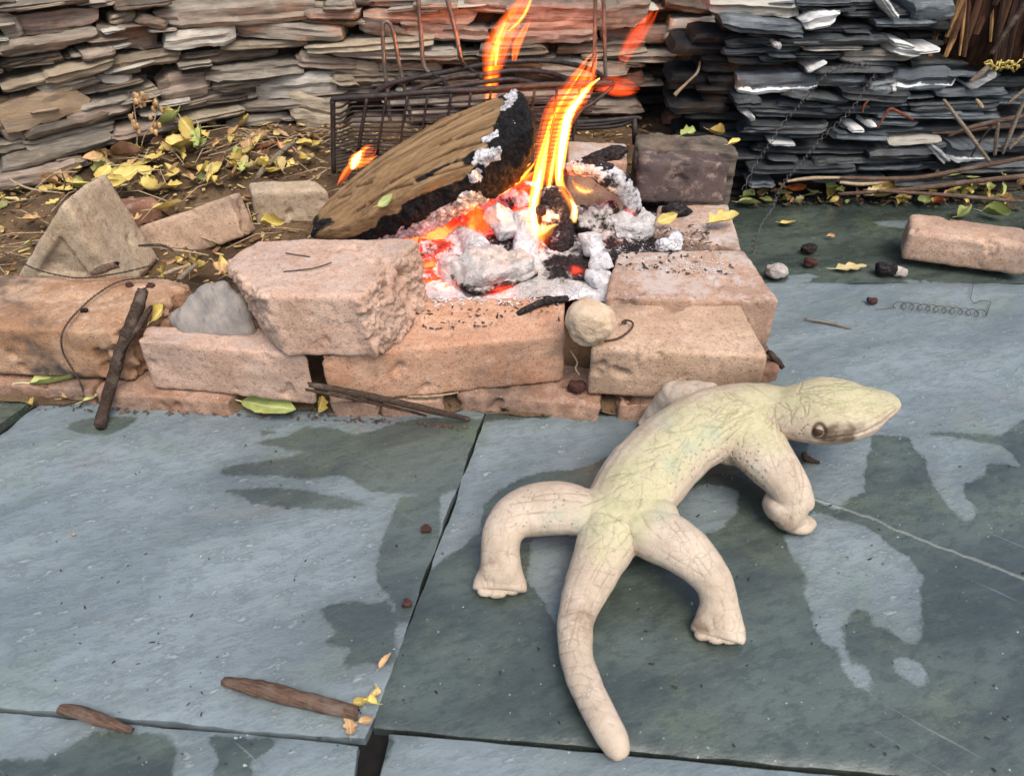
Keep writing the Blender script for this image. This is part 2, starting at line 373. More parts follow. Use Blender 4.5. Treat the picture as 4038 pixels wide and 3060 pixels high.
def slab(fl, fr, br, bl, base, polys, vein=False, wk=1.0, z=0.0, th=.022, res=.007, tilt=0.0):
    L = max((fr - fl).length, (br - bl).length); D = max((bl - fl).length, (br - fr).length)
    nu = max(4, int(L / res)); nv = max(4, int(D / res)); nu = min(nu, 260); nv = min(nv, 200)
    u, v = np.meshgrid(np.linspace(0, 1, nu + 1), np.linspace(0, 1, nv + 1))
    u = u.ravel()[:, None]; v = v.ravel()[:, None]
    Q = (np.array(fl[:2]) * (1 - u) * (1 - v) + np.array(fr[:2]) * u * (1 - v) + np.array(br[:2]) * u * v + np.array(bl[:2]) * (1 - u) * v)
    P = np.concatenate([Q, np.zeros((len(Q), 1))], 1)
    eu = np.minimum(u, 1 - u)[:, 0] * L; ev = np.minimum(v, 1 - v)[:, 0] * D; ed = np.minimum(eu, ev)
    jit = fbm(P, 22, 4, 3) * .0035 * (ed < .0005); ctr = P.mean(0); dirn = (P - ctr); dirn /= np.linalg.norm(dirn, axis=1)[:, None] + 1e-9
    P = P + dirn * jit[:, None]
    zz = fbm(P * np.array([1, 2.2, 1]), 5, 4, 5) * .0012 - .0012 * np.exp(-(ed / .002)) * (1 + .6 * fbm(P, 60, 2, 9))
    P[:, 2] = z + zz
    n = len(P); idx = lambda i, j: j * (nu + 1) + i
    F = [(idx(i, j), idx(i + 1, j), idx(i + 1, j + 1), idx(i, j + 1)) for j in range(nv) for i in range(nu)]
    ring = [idx(i, 0) for i in range(nu)] + [idx(nu, j) for j in range(nv)] + [idx(i, nv) for i in range(nu, 0, -1)] + [idx(0, j) for j in range(nv, 0, -1)]
    V = np.concatenate([P, P[ring] - np.array([0, 0, th])]); k = len(ring)
    for i in range(k): F.append((ring[i], n + i, n + (i + 1) % k, ring[(i + 1) % k]))
    me = mesh(V, F); sharp(me, 40)
    Qv = V[:, :2]
    if polys is None or not len(polys): w = np.full(len(V), .05 if base == 'wet' else -.05)
    elif base == 'wet': w = np.min([sd_poly(Qv, p) for p in polys], 0)
    else: w = np.max([-sd_poly(Qv, p) for p in polys], 0)
    attr(me, 'wet', np.clip(w, -.06, .06))
    attr(me, 'wetness', np.full(len(V), wk)); vn = np.full(len(V), .05); vm = np.zeros(len(V))
    if vein:
        for p in VEIN[:1]:
            d = np.full(len(V), 9.)
            for a, b in zip(p[:-1], p[1:]):
                e = b - a; ww = Qv - a; t = np.clip((ww @ e) / (e @ e), 0, 1); d = np.minimum(d, np.linalg.norm(ww - t[:, None] * e, axis=1))
            sg = np.sign(np.where(Qv[:, 1] > np.interp(Qv[:, 0], p[:, 0], p[:, 1]), 1., -1.)); vn = d * sg; vm = np.clip((Qv[:, 0] - p[0][0]) / .01, 0, 1)
    attr(me, 'vein', np.clip(vn, -.05, .05)); attr(me, 'veinmask', vm)
    return me
patio = thing('patio', (0, .6, -.012), None, None, kind='structure')
j1a = at('v', 1040, 915); j1b = at('s', 1450, 2890)
jd = (j1a - j1b).normalized(); gap = Vector((.0022, 0, 0))
Yback = at('s', 3500, 1116).y
j1top = j1b + jd * ((Yback - j1b.y) / jd.y)
f8l = at('8', 0, 1282); f8r = at('8', 1890, 1452); fd = (f8r - f8l).normalized()
s5l = at('k', 0, 668); s5r = at('k', 1050, 765); s5d = (s5r - s5l).normalized()
def onx(p, d, X): return p + d * ((X - p.x) / d.x)
fr1 = f8r; fl1 = onx(f8l, fd, -1.25)
j2a = at('v', 69, 878); j2b = at('v', 0, 928); j2d = (j2b - j2a).normalized()
kerbY = j2a.y + .10
bl1 = j2a - j2d * (.10 / -j2d.y) if j2d.y < 0 else j2a
fl1b = j2a + j2d * 2.0
SILT = plain_mat('dark_silt', lin(12, 11, 10), lin(24, 22, 19), 90, .9)
obj_from_mesh('joint_bedding', mesh([(-2.2, .02, -.013), (1.95, .02, -.013), (1.95, 1.3, -.013), (-2.2, 1.3, -.013)], [(0, 1, 2, 3)]), SILT, patio)
mk = lambda nm, me: obj_from_mesh(nm, me, SLAB, patio)
flx = j2a + j2d * ((fl1.y + .02 - j2a.y) / j2d.y)
SL = []
SL.append(mk('slab', slab(onx(f8l, fd, max(flx.x, -1.9)), fr1 - gap, j1a + jd * .08 - gap, bl1, 'dry', WET1, wk=.85)))
s2fl = at('s', 1466, 2868)
s2fr = onx(s5l, s5d, 1.9)
SL.append(mk('slab', slab(s2fl, s2fr + Vector((0, .004, 0)), Vector((1.9, Yback, 0)), j1top + gap, 'wet', DRY, True)))
SL.append(mk('slab', slab(Vector((.20, Yback + .006, 0)), Vector((1.9, Yback + .006, 0)), Vector((1.9, 1.75, 0)), Vector((.20, 1.75, 0)), 'wet',
    [P2('i', p) for p in ([(1090, 500), (1280, 490), (1500, 500), (1500, 545), (1300, 545), (1180, 530)], [(490, 900), (640, 885), (720, 910), (640, 925), (660, 945), (470, 950)], [(1340, 930), (1500, 930), (1700, 960), (1380, 950)])], z=-.003)))
g4 = at('8', 1868, 1640)
SL.append(mk('slab', slab(Vector((-1.3, .05, 0)), Vector((g4.x - .03, .05, 0)), f8r - Vector((.006, .004, 0)), onx(f8l, fd, -1.3) - Vector((0, .0035, 0)), 'dry', WET4, z=-.002)))
SL.append(mk('slab', slab(Vector((g4.x - .005, .05, 0)), Vector((1.9, .05, 0)), s2fr - Vector((0, .003, 0)), at('s', 1527, 2900), 'dry', WET5, z=.004)))
SL.append(mk('slab', slab(Vector((-2.2, fl1.y + .02, 0)), Vector((max(flx.x, -1.9) - .01, fl1.y + .02, 0)), bl1 - Vector((.012, 0, 0)), Vector((-2.2, bl1.y, 0)), 'wet', None)))
# ---- soil bank behind the bricks and inside the pit
def soilz(x, y):
    x = np.asarray(x, float); y = np.asarray(y, float)
    back = sstep(1.12, 1.55, y)
    z = .035 + .075 * back
    z = z + .03 * np.exp(-((x + .45) / .22) ** 2 - ((y - 1.38) / .16) ** 2)
    pit = np.exp(-((x - .02) / .24) ** 4 - ((y - 1.13) / .17) ** 4); z = z * (1 - pit) + .052 * pit
    xr = .27 + .13 * sstep(1.22, 1.40, y); right = sstep(xr, xr + .05, x); z = z * (1 - right) + -.05 * right
    front = sstep(1.0, .93, y); z = z * (1 - front) + .012 * front; return z * (1 - right) - .05 * right
nx, ny = 150, 80
X, Yg = np.meshgrid(np.linspace(-1.7, .52, nx + 1), np.linspace(.88, 1.95, ny + 1)); X = X.ravel(); Yg = Yg.ravel()
P = np.stack([X, Yg, soilz(X, Yg)], 1); P[:, 2] += fbm(P, 18, 5, 2) * .009
F = [(j * (nx + 1) + i, j * (nx + 1) + i + 1, (j + 1) * (nx + 1) + i + 1, (j + 1) * (nx + 1) + i) for j in range(ny) for i in range(nx)]
tag(obj_from_mesh('soil_bank', mesh(P, F), EARTH, base=(0, 1.2, 0)), kind='structure')

kl = [at('4', -500, 1090), at('4', 180, 1122), at('4', 1300, 1150), at('4', 2050, 1180), at('5', 1080, 1505), at('5', 2100, 1490), at('6', 500, 985), at('6', 660, 965)]
ks = spline([tuple(q) for q in kl], 14); V = []; F = []; W_ = 7
for i, q in enumerate(ks):
    for j in range(W_ + 1): V.append((q[0] - .02 * j / W_, q[1] + .010 + .16 * j / W_, .004 + .016 * min(1, j / 2)))
V = np.array(V); V[:, 2] += fbm(V, 60, 4, 8) * .004; V[:, 1] += (fbm(V, 30, 3, 4) * .006) * (np.arange(len(V)) % (W_ + 1) == 0)
for i in range(len(ks) - 1):
    for j in range(W_): a = i * (W_ + 1) + j; F.append((a, a + W_ + 1, a + W_ + 2, a + 1))
tag(obj_from_mesh('bedding_soil', mesh(V, F), EARTH, base=(0, .9, 0)), kind='structure')
# ================================================================== the two walls
TONES = {'g': ((156, 147, 132), (116, 108, 97)), 'b': ((164, 147, 130), (122, 108, 97)), 't': ((176, 162, 138), (136, 123, 104)), 'd': ((112, 101, 88), (78, 70, 62)),
         'w': ((192, 186, 172), (150, 145, 134)), 'o': ((178, 150, 116), (160, 146, 128)), 'W': ((222, 222, 216), (176, 178, 174)),
         'k': ((76, 80, 82), (42, 45, 47)), 'K': ((118, 126, 130), (74, 81, 85)), 'r': ((150, 105, 82), (104, 76, 62)), 'n': ((160, 138, 124), (120, 102, 92)),
         'X': ((104, 110, 115), (86, 92, 96)), 'z': ((66, 57, 49), (40, 35, 30)), 'v': ((40, 42, 43), (22, 23, 24))}  # z and v: near black, the shade of the gaps put into the infill
STM = {}
def stone_mat(t):
    if t in STM: return STM[t]
    a, b = TONES[t]; m = Mat('slate_' + t)
    rv = m.rand(); off = m.N('VectorMath', operation='ADD'); m.put(off.inputs[0], m.pos)
    cb = m.N('CombineXYZ'); m.put(cb.inputs[2], m.math('MULTIPLY', rv, 3.0)); m.nt.links.new(cb.outputs[0], off.inputs[1]); p = off.outputs[0]
    lam = m.noise(1, 6, .68, m.scale(p, (15, 15, 130)), .2); n2 = m.noise(26, 5, .65, p); n3 = m.noise(9, 3, .5, p); n4 = m.noise(500, 2, .6, p)
    K = .78 if t not in 'kKX' else .70
    c = m.mix(m.mapr(lam, .34, .62), lin(*b, K), lin(*a, K))
    wm = (150, 112, 72) if t not in 'kKWX' else (84, 86, 70)
    c = m.mix(m.math('MULTIPLY', m.mapr(n3, .50, .70), (.16 if t not in 'W' else .08)), c, lin(*wm, K))
    c = m.mix(m.math('MULTIPLY', m.mapr(n2, .52, .70), .40), c, lin(min(a[0] + 34, 235), min(a[1] + 32, 232), min(a[2] + 28, 225), K))
    c = m.mix(m.math('MULTIPLY', m.mapr(lam, .26, .37, 1, 0), .55), c, lin(46, 41, 36))
    if t == 'X':                                   # dark slates whose broken lower edge shows white
        wa = m.attr('low'); c = m.mix(m.mapr(m.math('ADD', wa, m.math('MULTIPLY', m.math('SUBTRACT', n2, .5), .7)), .70, .74), c, lin(226, 226, 222, .85))
    v = m.math('ADD', .78, m.math('MULTIPLY', rv, .44)); hs = m.N('HueSaturation'); m.put(hs.inputs['Value'], v); m.put(hs.inputs['Color'], c)
    if t in 'kKdg':
        pass
    h = m.math('ADD', m.math('MULTIPLY', lam, 1.0), m.math('ADD', m.math('MULTIPLY', n2, .5), m.math('MULTIPLY', n4, .12)))
    STM[t] = m.done(hs.outputs[0], .45 if t in 'kK' else .82, m.bump(h, .75, .0045), .5 if t in 'kK' else .25)
    return STM[t]
def YwL(x): return 1.64 - .33 * float(sstep(-.45, -1.15, x))
def YwR(x): return 1.47 + .05 * float(sstep(.5, 1.2, x))
def atW(f, x, y, fn):
    d = ray(f, x, y); Y = 1.55
    for _ in range(8): Y = fn(d.x * Y / d.y)
    t = Y / d.y; return Vector((d.x * t, Y, CAM_H + d.z * t))
def stone_geo(W, H, D, seed, blunt=.5, n=17, mrow=5):
    r = random.Random(seed); xs = np.linspace(-1, 1, n + 1)
    asp = max(W / max(H, 1e-4), 1.2)
    def edge_(s_):
        # straight runs between a few break points, blunt or slanted ends
        k = r.randint(2, 4); bx = sorted([r.uniform(-.8, .8) for _ in range(k)]); el = r.uniform(.35, 1.0); er = r.uniform(.35, 1.0)
        dl = r.uniform(.15, 1.6) / asp; dr = r.uniform(.15, 1.6) / asp
        X_ = [-1, -1 + min(dl, .55)] + [q for q in bx if -1 + min(dl, .55) + .05 < q < 1 - min(dr, .55) - .05] + [1 - min(dr, .55), 1]
        Y_ = [el] + [r.uniform(.78, 1.05) for _ in X_[1:-1]] + [er]
        return np.interp(xs, X_, Y_)
    ft = edge_(1); fb = edge_(2)
    jx = np.stack([xs * asp, xs * 0 + seed, xs * 0], 1); ft = ft + .07 * vnoise(jx, 2.1, seed); fb = fb + .07 * vnoise(jx, 2.1, seed + 3)
    ft = np.maximum(ft, .10); fb = np.maximum(fb, .10); sk = r.uniform(-.6, .6)
    V = []; low = []; cutl = r.uniform(-.5, .5); cutr = r.uniform(-.5, .5)
    steps = [r.uniform(-.6, .6) for _ in range(mrow + 1)]; bulge = r.uniform(-.003, .003)
    for j in range(mrow + 1):
        v = j / mrow
        for i, x in enumerate(xs):
            y = (-fb[i] * (1 - v) + ft[i] * v) * H / 2
            e_ = (cutl if x < 0 else cutr) * (v - .5) * H * abs(x) ** 3
            dpt = .007 * steps[j] + .010 * max(0, abs(x) - .8) * 3 - bulge * (1 - x * x) + (.005 if j in (0, mrow) else 0)
            V.append([x * W / 2 + e_, dpt, y]); low.append(1 - v)
    V = np.array(V); V[:, 1] += .0045 * fbm(np.stack([V[:, 0] * 20, V[:, 2] * 130, V[:, 0] * 0 + seed], 1), 1, 3, seed)
    V[:, 2] += .03 * H * fbm(np.stack([V[:, 0] * 60, V[:, 2] * 40, V[:, 0] * 0 + seed], 1), 1, 3, seed + 5)
    F = [(j * (n + 1) + i, j * (n + 1) + i + 1, (j + 1) * (n + 1) + i + 1, (j + 1) * (n + 1) + i) for j in range(mrow) for i in range(n)]
    ring = list(range(n + 1)) + [j * (n + 1) + n for j in range(1, mrow + 1)] + [mrow * (n + 1) + i for i in range(n - 1, -1, -1)] + [j * (n + 1) for j in range(mrow - 1, 0, -1)]
    b = len(V); back = V[ring].copy(); back[:, 1] = D; back[:, 0] *= .96
    V = np.concatenate([V, back]); k = len(ring); low += [low[q] for q in ring]
    for i in range(k): F.append((ring[(i + 1) % k], ring[i], b + i, b + (i + 1) % k))
    return V, F, low
def place(V, c, tx, tilt):
    a = R(tilt); ca, sa = math.cos(a), math.sin(a)
    x = V[:, 0] * ca - V[:, 2] * sa; z = V[:, 0] * sa + V[:, 2] * ca; y = V[:, 1]
    t = np.array([tx.x, tx.y, 0]); n = np.array([-tx.y, tx.x, 0])
    return np.array(c) + x[:, None] * t + y[:, None] * n + z[:, None] * np.array([0, 0, 1])
SEED = [100]
def stone(f, cx, cy, w, h, tilt, tone, wall, fn, proud=None, label=None):
    SEED[0] += 1; s = SEED[0]; r = random.Random(s)
    c = atW(f, cx, cy, fn); l = atW(f, cx - 5, cy, fn); q = atW(f, cx + 5, cy, fn)
    tx = Vector((q.x - l.x, q.y - l.y)).normalized(); Wm = (q - l).length / 10 * w
    a = atW(f, cx, cy - h / 2, fn); b = atW(f, cx, cy + h / 2, fn); Hm = (a - b).length
    pr = r.uniform(-.006, .036) if proud is None else proud
    V, F, low = stone_geo(Wm * 1.04, Hm * 1.0, .13 + pr, s, r.uniform(.2, 1.0))
    V = place(V, c, tx, tilt); nrm = np.array([-tx.y, tx.x, 0]); V = V - nrm * pr
    me = mesh(V, F); sharp(me, 28)
    if tone == 'X': attr(me, 'low', low)
    o = obj_from_mesh('stone', me, stone_mat(tone), wall)
    if label: o['label'] = label
    return o
wallL = thing('slate_wall', (-.25, 1.66, 0), 'dry-laid wall of tan and grey slate stones behind the fire', 'wall')
wallR = thing('slate_wall', (.95, 1.5, 0), 'low dark wall of thin wet black slates under the shaggy trunk', 'wall')
L1 = """270,20,560,46,0,g;640,25,160,44,2,b;880,15,340,40,0,d;1480,62,920,150,1,g;2120,30,180,60,2,g;2080,85,320,58,0,b;60,170,150,185,0,g;380,135,490,130,-1,b
770,115,170,72,8,t;930,120,170,72,-20,d;1000,175,170,18,-3,w;300,250,620,96,1,g;230,302,460,90,3,g;790,232,380,150,-8,d;1240,220,430,122,3,w;1820,185,620,100,-3,g
2050,140,320,56,-3,d;1650,265,520,54,0,t;600,325,200,62,3,b;1430,335,600,88,2,d;2100,290,250,72,6,g;900,365,430,112,2,t;200,390,400,80,0,d;480,430,430,84,6,t
1590,430,590,102,1,g;2050,385,360,92,-2,b;790,455,190,42,0,t;1200,388,200,34,0,g;190,500,380,56,5,t;430,520,360,98,6,g;720,495,200,64,-10,w;1150,530,320,180,3,b
1480,520,300,74,2,t;1850,530,490,140,6,w;2150,490,140,76,0,t;260,660,550,190,8,o;640,548,430,58,3,g;840,580,290,56,3,t;1320,610,570,112,3,b;1850,632,700,64,4,g
620,680,420,104,5,b;640,632,300,44,4,g;1300,712,420,54,3,t;1600,745,380,72,3,g;1980,720,290,130,-15,t;80,810,170,144,0,b;430,765,560,80,5,d;440,850,560,82,4,g
80,915,210,80,0,g;350,930,700,78,5,g;900,790,400,74,2,b;240,1065,520,120,2,b;430,990,180,66,0,g;200,1185,480,130,0,b;1100,765,320,66,3,g;1750,800,340,66,0,b
-260,120,380,120,2,b;-300,260,420,110,0,g;-280,420,400,120,3,t;-260,600,420,130,4,b;-300,780,440,120,3,g;-260,960,420,140,2,b;640,880,420,60,4,g;1000,850,420,60,2,b"""
L2 = """310,20,300,56,0,d;560,20,320,50,2,g;720,105,680,100,0,b;820,25,260,50,0,g;1150,45,290,84,-4,b;1560,66,560,130,-1,n;1980,80,310,160,10,g;520,192,340,90,-10,d
880,200,520,110,-4,n;1490,190,580,150,2,n;1700,226,240,60,2,t;2050,215,400,120,-3,n;420,268,760,60,4,t;560,315,760,58,-2,g;1300,300,400,80,2,d;1850,300,520,84,3,b
2130,352,330,62,0,g;220,395,470,100,-8,t;750,380,660,54,0,b;640,418,400,52,0,t;1300,365,320,44,0,g;420,490,520,92,1,t;1450,400,420,60,0,b;1740,425,520,92,0,b
1960,505,290,140,2,r;280,560,520,56,4,g;100,642,320,112,-15,t;700,620,420,90,0,g;1130,620,420,84,0,b;1550,590,440,72,0,n;1930,662,340,92,0,b;1850,765,420,64,2,d
900,720,520,84,0,b;1400,720,320,84,0,n;500,760,420,60,0,b;2000,850,380,60,0,d;1500,480,360,70,1,d;900,480,380,60,0,d"""  # the large stone in tone r has the fire's red light in its colour
L3 = """130,50,300,92,-8,d;130,178,270,142,2,w;150,265,280,52,3,g;100,370,220,62,0,b;50,440,120,84,0,n;350,456,290,82,3,r;200,560,400,92,0,d;180,640,350,54,2,g;150,742,330,64,0,r;60,830,300,60,0,d"""
R3 = """540,45,540,112,-3,w;960,15,330,34,0,k;1200,20,360,54,0,k;1620,50,230,120,0,K;560,140,490,92,-5,K;510,268,290,64,3,k;1450,135,350,44,0,K;1000,235,640,66,0,k
580,320,450,38,3,K;1000,285,340,24,0,w;1300,345,420,72,0,w;560,390,350,44,0,k;1100,420,520,44,0,k;670,515,470,124,3,X;1050,500,320,82,-4,K;1290,520,150,72,5,K
1560,485,375,134,2,X;900,590,380,52,-8,k;1250,580,400,72,-5,k;1800,410,540,66,0,k;1850,560,420,54,0,K;760,690,640,74,-3,k;860,650,350,28,-2,K;1600,700,620,36,-2,K
1370,750,310,28,-4,K;700,780,500,60,0,k;680,832,440,34,-2,K;1170,830,300,44,-3,K;1500,860,310,42,0,w;900,930,700,60,-2,k;1400,930,360,72,0,k;1820,920,240,102,0,X
1370,1015,290,48,-3,K;800,1020,620,44,0,k;900,1062,520,34,0,k;560,1125,160,44,0,K;1300,90,420,36,0,k;1000,180,500,36,0,k;720,360,300,40,2,k;1750,640,520,50,0,k
2050,500,420,70,0,k;2050,620,420,60,-2,K;2100,760,420,60,0,k;2080,900,420,70,-2,k;1700,790,460,44,0,k;1200,980,520,40,0,k;480,870,300,44,0,k;520,980,330,48,0,k
1150,680,400,40,-2,k;1600,1030,380,50,0,k;2000,1020,420,60,0,k;1100,1100,420,40,0,k;1600,1105,420,50,0,k;470,610,160,60,0,k;640,210,260,50,0,k;900,330,260,36,0,k"""
def rows(t): return [q.split(',') for ln in t.split('\n') for q in ln.split(';') if q]
for f, t, wl, fn in (('1', L1, wallL, YwL), ('2', L2, wallL, YwL), ('3', L3, wallL, YwL), ('3', R3, wallR, YwR)):
    for q in rows(t):
        x, y, w, h, a = map(float, q[:5]); stone(f, x, y, w, h, a, q[5], wl, fn)
# thin slivers packed between the larger stones
rs = random.Random(77)
for i in range(120):
    x = rs.uniform(-150, 2250); y = rs.uniform(10, 760); f = '1'
    if i % 3 == 0: f = '2'; x = rs.uniform(250, 2150); y = rs.uniform(10, 560)
    stone(f, x, y, rs.uniform(110, 330), rs.uniform(16, 34), rs.uniform(-3, 6), rs.choice('ggbtwdd'), wallL, YwL, proud=rs.uniform(-.012, .026))
for i in range(70):
    x, y = rs.uniform(480, 2200), rs.uniform(20, 1080)
    if x > 1450 and y < 420: y += 420
    stone('3', x, y, rs.uniform(130, 380), rs.uniform(12, 24), rs.uniform(-4, 4), rs.choice('kkKKk'), wallR, YwR, proud=rs.uniform(-.01, .03))
# white chips lodged between the dark slates
for (x, y, w, h, a) in ((910, 110, 190, 96, 12), (1335, 40, 150, 34, -40), (1440, 300, 170, 62, -6), (1415, 262, 120, 40, -12), (1560, 296, 130, 28, 6), (888, 392, 110, 36, 32), (645, 258, 34, 56, 60),
                       (474, 690, 88, 40, -38), (1220, 750, 36, 34, 0), (1135, 782, 74, 26, 0), (680, 864, 150, 24, -3), (1640, 932, 150, 42, -34), (1350, 520, 24, 46, 0), (1900, 480, 140, 34, 35)):
    stone('3', x, y, w, h, a, 'W', wallR, YwR, proud=.035)
# recessed infill behind the face stones, too small and deep to pick apart, toned dark to paint shade into the gaps
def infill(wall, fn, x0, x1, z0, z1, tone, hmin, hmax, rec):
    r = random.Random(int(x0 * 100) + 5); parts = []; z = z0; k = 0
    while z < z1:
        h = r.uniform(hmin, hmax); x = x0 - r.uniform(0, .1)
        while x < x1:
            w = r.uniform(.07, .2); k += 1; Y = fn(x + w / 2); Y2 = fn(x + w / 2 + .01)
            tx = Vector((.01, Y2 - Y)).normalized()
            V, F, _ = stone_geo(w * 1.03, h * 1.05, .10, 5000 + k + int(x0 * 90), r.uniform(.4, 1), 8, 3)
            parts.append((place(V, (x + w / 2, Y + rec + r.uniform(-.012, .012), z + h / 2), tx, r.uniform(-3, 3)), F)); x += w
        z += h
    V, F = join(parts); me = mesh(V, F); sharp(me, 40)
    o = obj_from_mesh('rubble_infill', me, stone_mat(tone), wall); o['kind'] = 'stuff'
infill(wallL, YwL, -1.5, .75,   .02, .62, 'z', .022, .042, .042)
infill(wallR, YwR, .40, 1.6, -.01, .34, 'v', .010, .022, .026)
DARK = plain_mat('gap_shade', lin(34, 29, 25), lin(52, 45, 38), 60, .95)  # dark backing behind the stones, its colour stands in for shade in the gaps
def backing(wall, fn, x0, x1, z1, off):
    xs = np.linspace(x0, x1, 24); V = []; F = []
    for x in xs:
        for z, dy in ((-.02, off), (z1, off), (z1, off + .22), (-.02, off + .22)): V.append((x, fn(x) + dy, z))
    for i in range(23):
        for a in range(4): b = (a + 1) % 4; F.append((i * 4 + a, i * 4 + b, i * 4 + 4 + b, i * 4 + 4 + a))
    obj_from_mesh('dark_backing', mesh(V, F, False), DARK, wall)
backing(wallL, YwL, -1.6, .9, .62, .07); backing(wallR, YwR, .405, 1.7, .31, .055)

# ================================================================== bricks of the hearth
def finish_brick(name, me, mat, label, seed, vox=.0035, rough=.0011, breaks=(), chips=1.0, parent=None, cat='brick', group=None):
    me = remesh(me, vox, 2, .5); co, no = coords(me)
    d = fbm(co, 60, 4, seed) * rough + fbm(co, 14, 3, seed + 3) * rough * 1.3
    ch = np.clip(fbm(co, 32, 3, seed + 8) - .62, 0, 1) * .02 * chips; d = d - ch
    for p, n, amp in breaks:
        p = np.array(p); n = np.array(Vector(n).normalized()); s = (co - p) @ n
        w = sstep(-.012, -.002, s) * np.clip((no @ n) * 1.6 - .2, 0, 1)
        d = d + w * (fbm(co, 80, 5, seed + 20, .65) * amp + np.abs(fbm(co, 130, 3, seed + 25)) * amp * .9)
    setco(me, co + no * d[:, None])
    o = obj_from_mesh(name, me, mat, parent)
    if parent is None: tag(o, label, cat, group)
    elif label: o['label'] = label
    return o
BR = {}
def bm_(k):
    if k in BR: return BR[k]
    P = {'pink': (lin(212, 180, 156, .76), lin(194, 160, 134, .76), .28), 'orange': (lin(214, 172, 142, .76), lin(198, 150, 118, .76), .24), 'tan': (lin(210, 180, 152, .76), lin(190, 160, 132, .76), .28),
         'beige': (lin(202, 184, 156, .76), lin(182, 162, 134, .76), .20), 'sooty': (lin(108, 95, 92, .74), lin(80, 70, 69, .74), .5), 'dirty': (lin(206, 172, 140, .76), lin(170, 130, 98, .76), .66),
         'red': (lin(168, 126, 104, .74), lin(134, 95, 76, .74), .4), 'base': (lin(196, 162, 138, .76), lin(154, 118, 96, .76), .42)}[k]
    BR[k] = brick_mat('brick_' + k, P[0], P[1], P[2]); return BR[k]
ASHY = brick_mat('brick_ashy', lin(200, 168, 144, .76), lin(178, 146, 124, .76), .35, ash=.95)
PINKASH = brick_mat('brick_pink_ash', lin(214, 182, 160, .76), lin(198, 162, 138, .76), .2, ash=.40)
dn = Vector((0, 0, -1))
def quad(fl, fr, br, bl, z):
    return [at(*fl, z), at(*fr, z), at(*br, z), at(*bl, z)]
def down(top, T, inset=0.0): return [p + dn * T for p in top]
# base course, half sunk along the patio edge
ZB = .026
bk = [((('4', -330, 950), ('4', 560, 1010)), .10), ((('4', 590, 1012), ('4', 1420, 1085)), .10), ((('5', 150, 1395), ('5', 455, 1408)), .07), ((('5', 475, 1404), ('5', 872, 1388)), .07),
      ((('5', 945, 1350), ('5', 1850, 1425)), .09), ((('5', 1955, 1418), ('5', 2560, 1420)), .09), ((('6', 300, 880), ('6', 690, 870)), .10)]
# hidden course below the front row runs along the patio edge
for i, ((a, b), dpt) in enumerate(bk):
    z = ZB if i not in (6,) else .024
    A = at(*a, z); B = at(*b, z); t = (B - A).normalized(); n = Vector((-t.y, t.x, 0))
    top = [A, B, B + n * dpt, A + n * dpt]
    lab = ['long base brick under the far left front brick, leaf on it', 'base brick behind the upright twig at patio level', 'small base brick stub beside the standing yellow leaf',
           'short base brick crossed by the dark split stick', 'weathered crumbling base brick below the widest front brick', 'base brick whose end goes behind the lizard', 'reddish base brick at the hearth corner near the lizard head'][i]
    finish_brick('brick', bevel_prism(top, down(top, .04), .004), bm_('base' if i != 6 else 'red'), lab, 40 + i, .004, .0022, chips=2.5)
# front row
Z1 = .108
def fbrick(fl, fr, br, bl, z, T, mat, label, seed, tilt=(0, 0), **k):
    top = quad(fl, fr, br, bl, z)
    top = [top[0] + Vector((0, 0, tilt[0])), top[1] + Vector((0, 0, tilt[1])), top[2] + Vector((0, 0, tilt[1])), top[3] + Vector((0, 0, tilt[0]))]
    return finish_brick('brick', bevel_prism(top, down(top, T), k.pop('bev', .0035)), mat, label, seed, **k)
# far left brick with its broken right end
tp = [at('4', x_, y_, .112) for x_, y_ in ((-420, 605), (690, 645), (960, 500), (1190, 350), (980, 290), (-330, 285))]
finish_brick('brick', bevel_prism(tp, down(tp, .082), .006), bm_('dirty'), 'large stained brick at the far left front, wire lying across it', 61, .0038, .0014,
             breaks=[(tp[1], (tp[2] - tp[1]).cross(Vector((0, 0, 1))), .006)], chips=1.6)
fbrick(('4', 845, 700), ('4', 1915, 800), ('4', 1850, 590), ('4', 905, 610), .106, .079, PINKASH, 'pink brick with a darker patch, right of the upright twig', 62)
fbrick(('5', 95, 1120), ('5', 1628, 978), ('5', 1622, 738), ('5', 330, 745), Z1, .080, bm_('orange'), 'widest orange brick in the front row, below the coals', 63, bev=.004)
fbrick(('5', 1785, 1055), ('6', 622, 795), ('6', 442, 462), ('5', 1905, 748), Z1, .079, bm_('tan'), 'tan front brick with sooty upper edge beside the pebble', 64, tilt=(.0, .0))
# side brick running back on the right, and what lies behind it
fbrick(('5', 1870, 748), ('6', 684, 446), ('6', 470, 130), ('5', 1960, 460), .119, .108, ASHY, 'wide brick with ash and charcoal crumbs on top, right side of the fire', 65)
fbrick(('f', 1500, 330), ('3', 455, 1560), ('3', 372, 1268), ('f', 1560, 30), .117, .105, ASHY, 'brick with a yellow leaf lying on it, behind the ash-covered side brick', 66)
# dark brick standing at the back right, slab stone above it
Bz = .192
tp = [at('3', -190, 1003, Bz), at('3', 388, 1024, Bz), at('3', 300, 935, Bz), at('3', -190, 928, Bz)]
finish_brick('brick', bevel_prism(tp, down(tp, Bz - .1185), .006), bm_('sooty'), 'dark soot-blackened brick standing at the back right of the fire', 67)
tp = [at('3', -200, 915, .178), at('3', 445, 955, .178), at('3', 350, 850, .178), at('3', -200, 830, .178)]
finish_brick('flat_stone', bevel_prism(tp, down(tp, .17), .006), stone_mat('d'), 'flat brown stone behind the soot-blackened brick', 68, .005, .003, cat='stone')
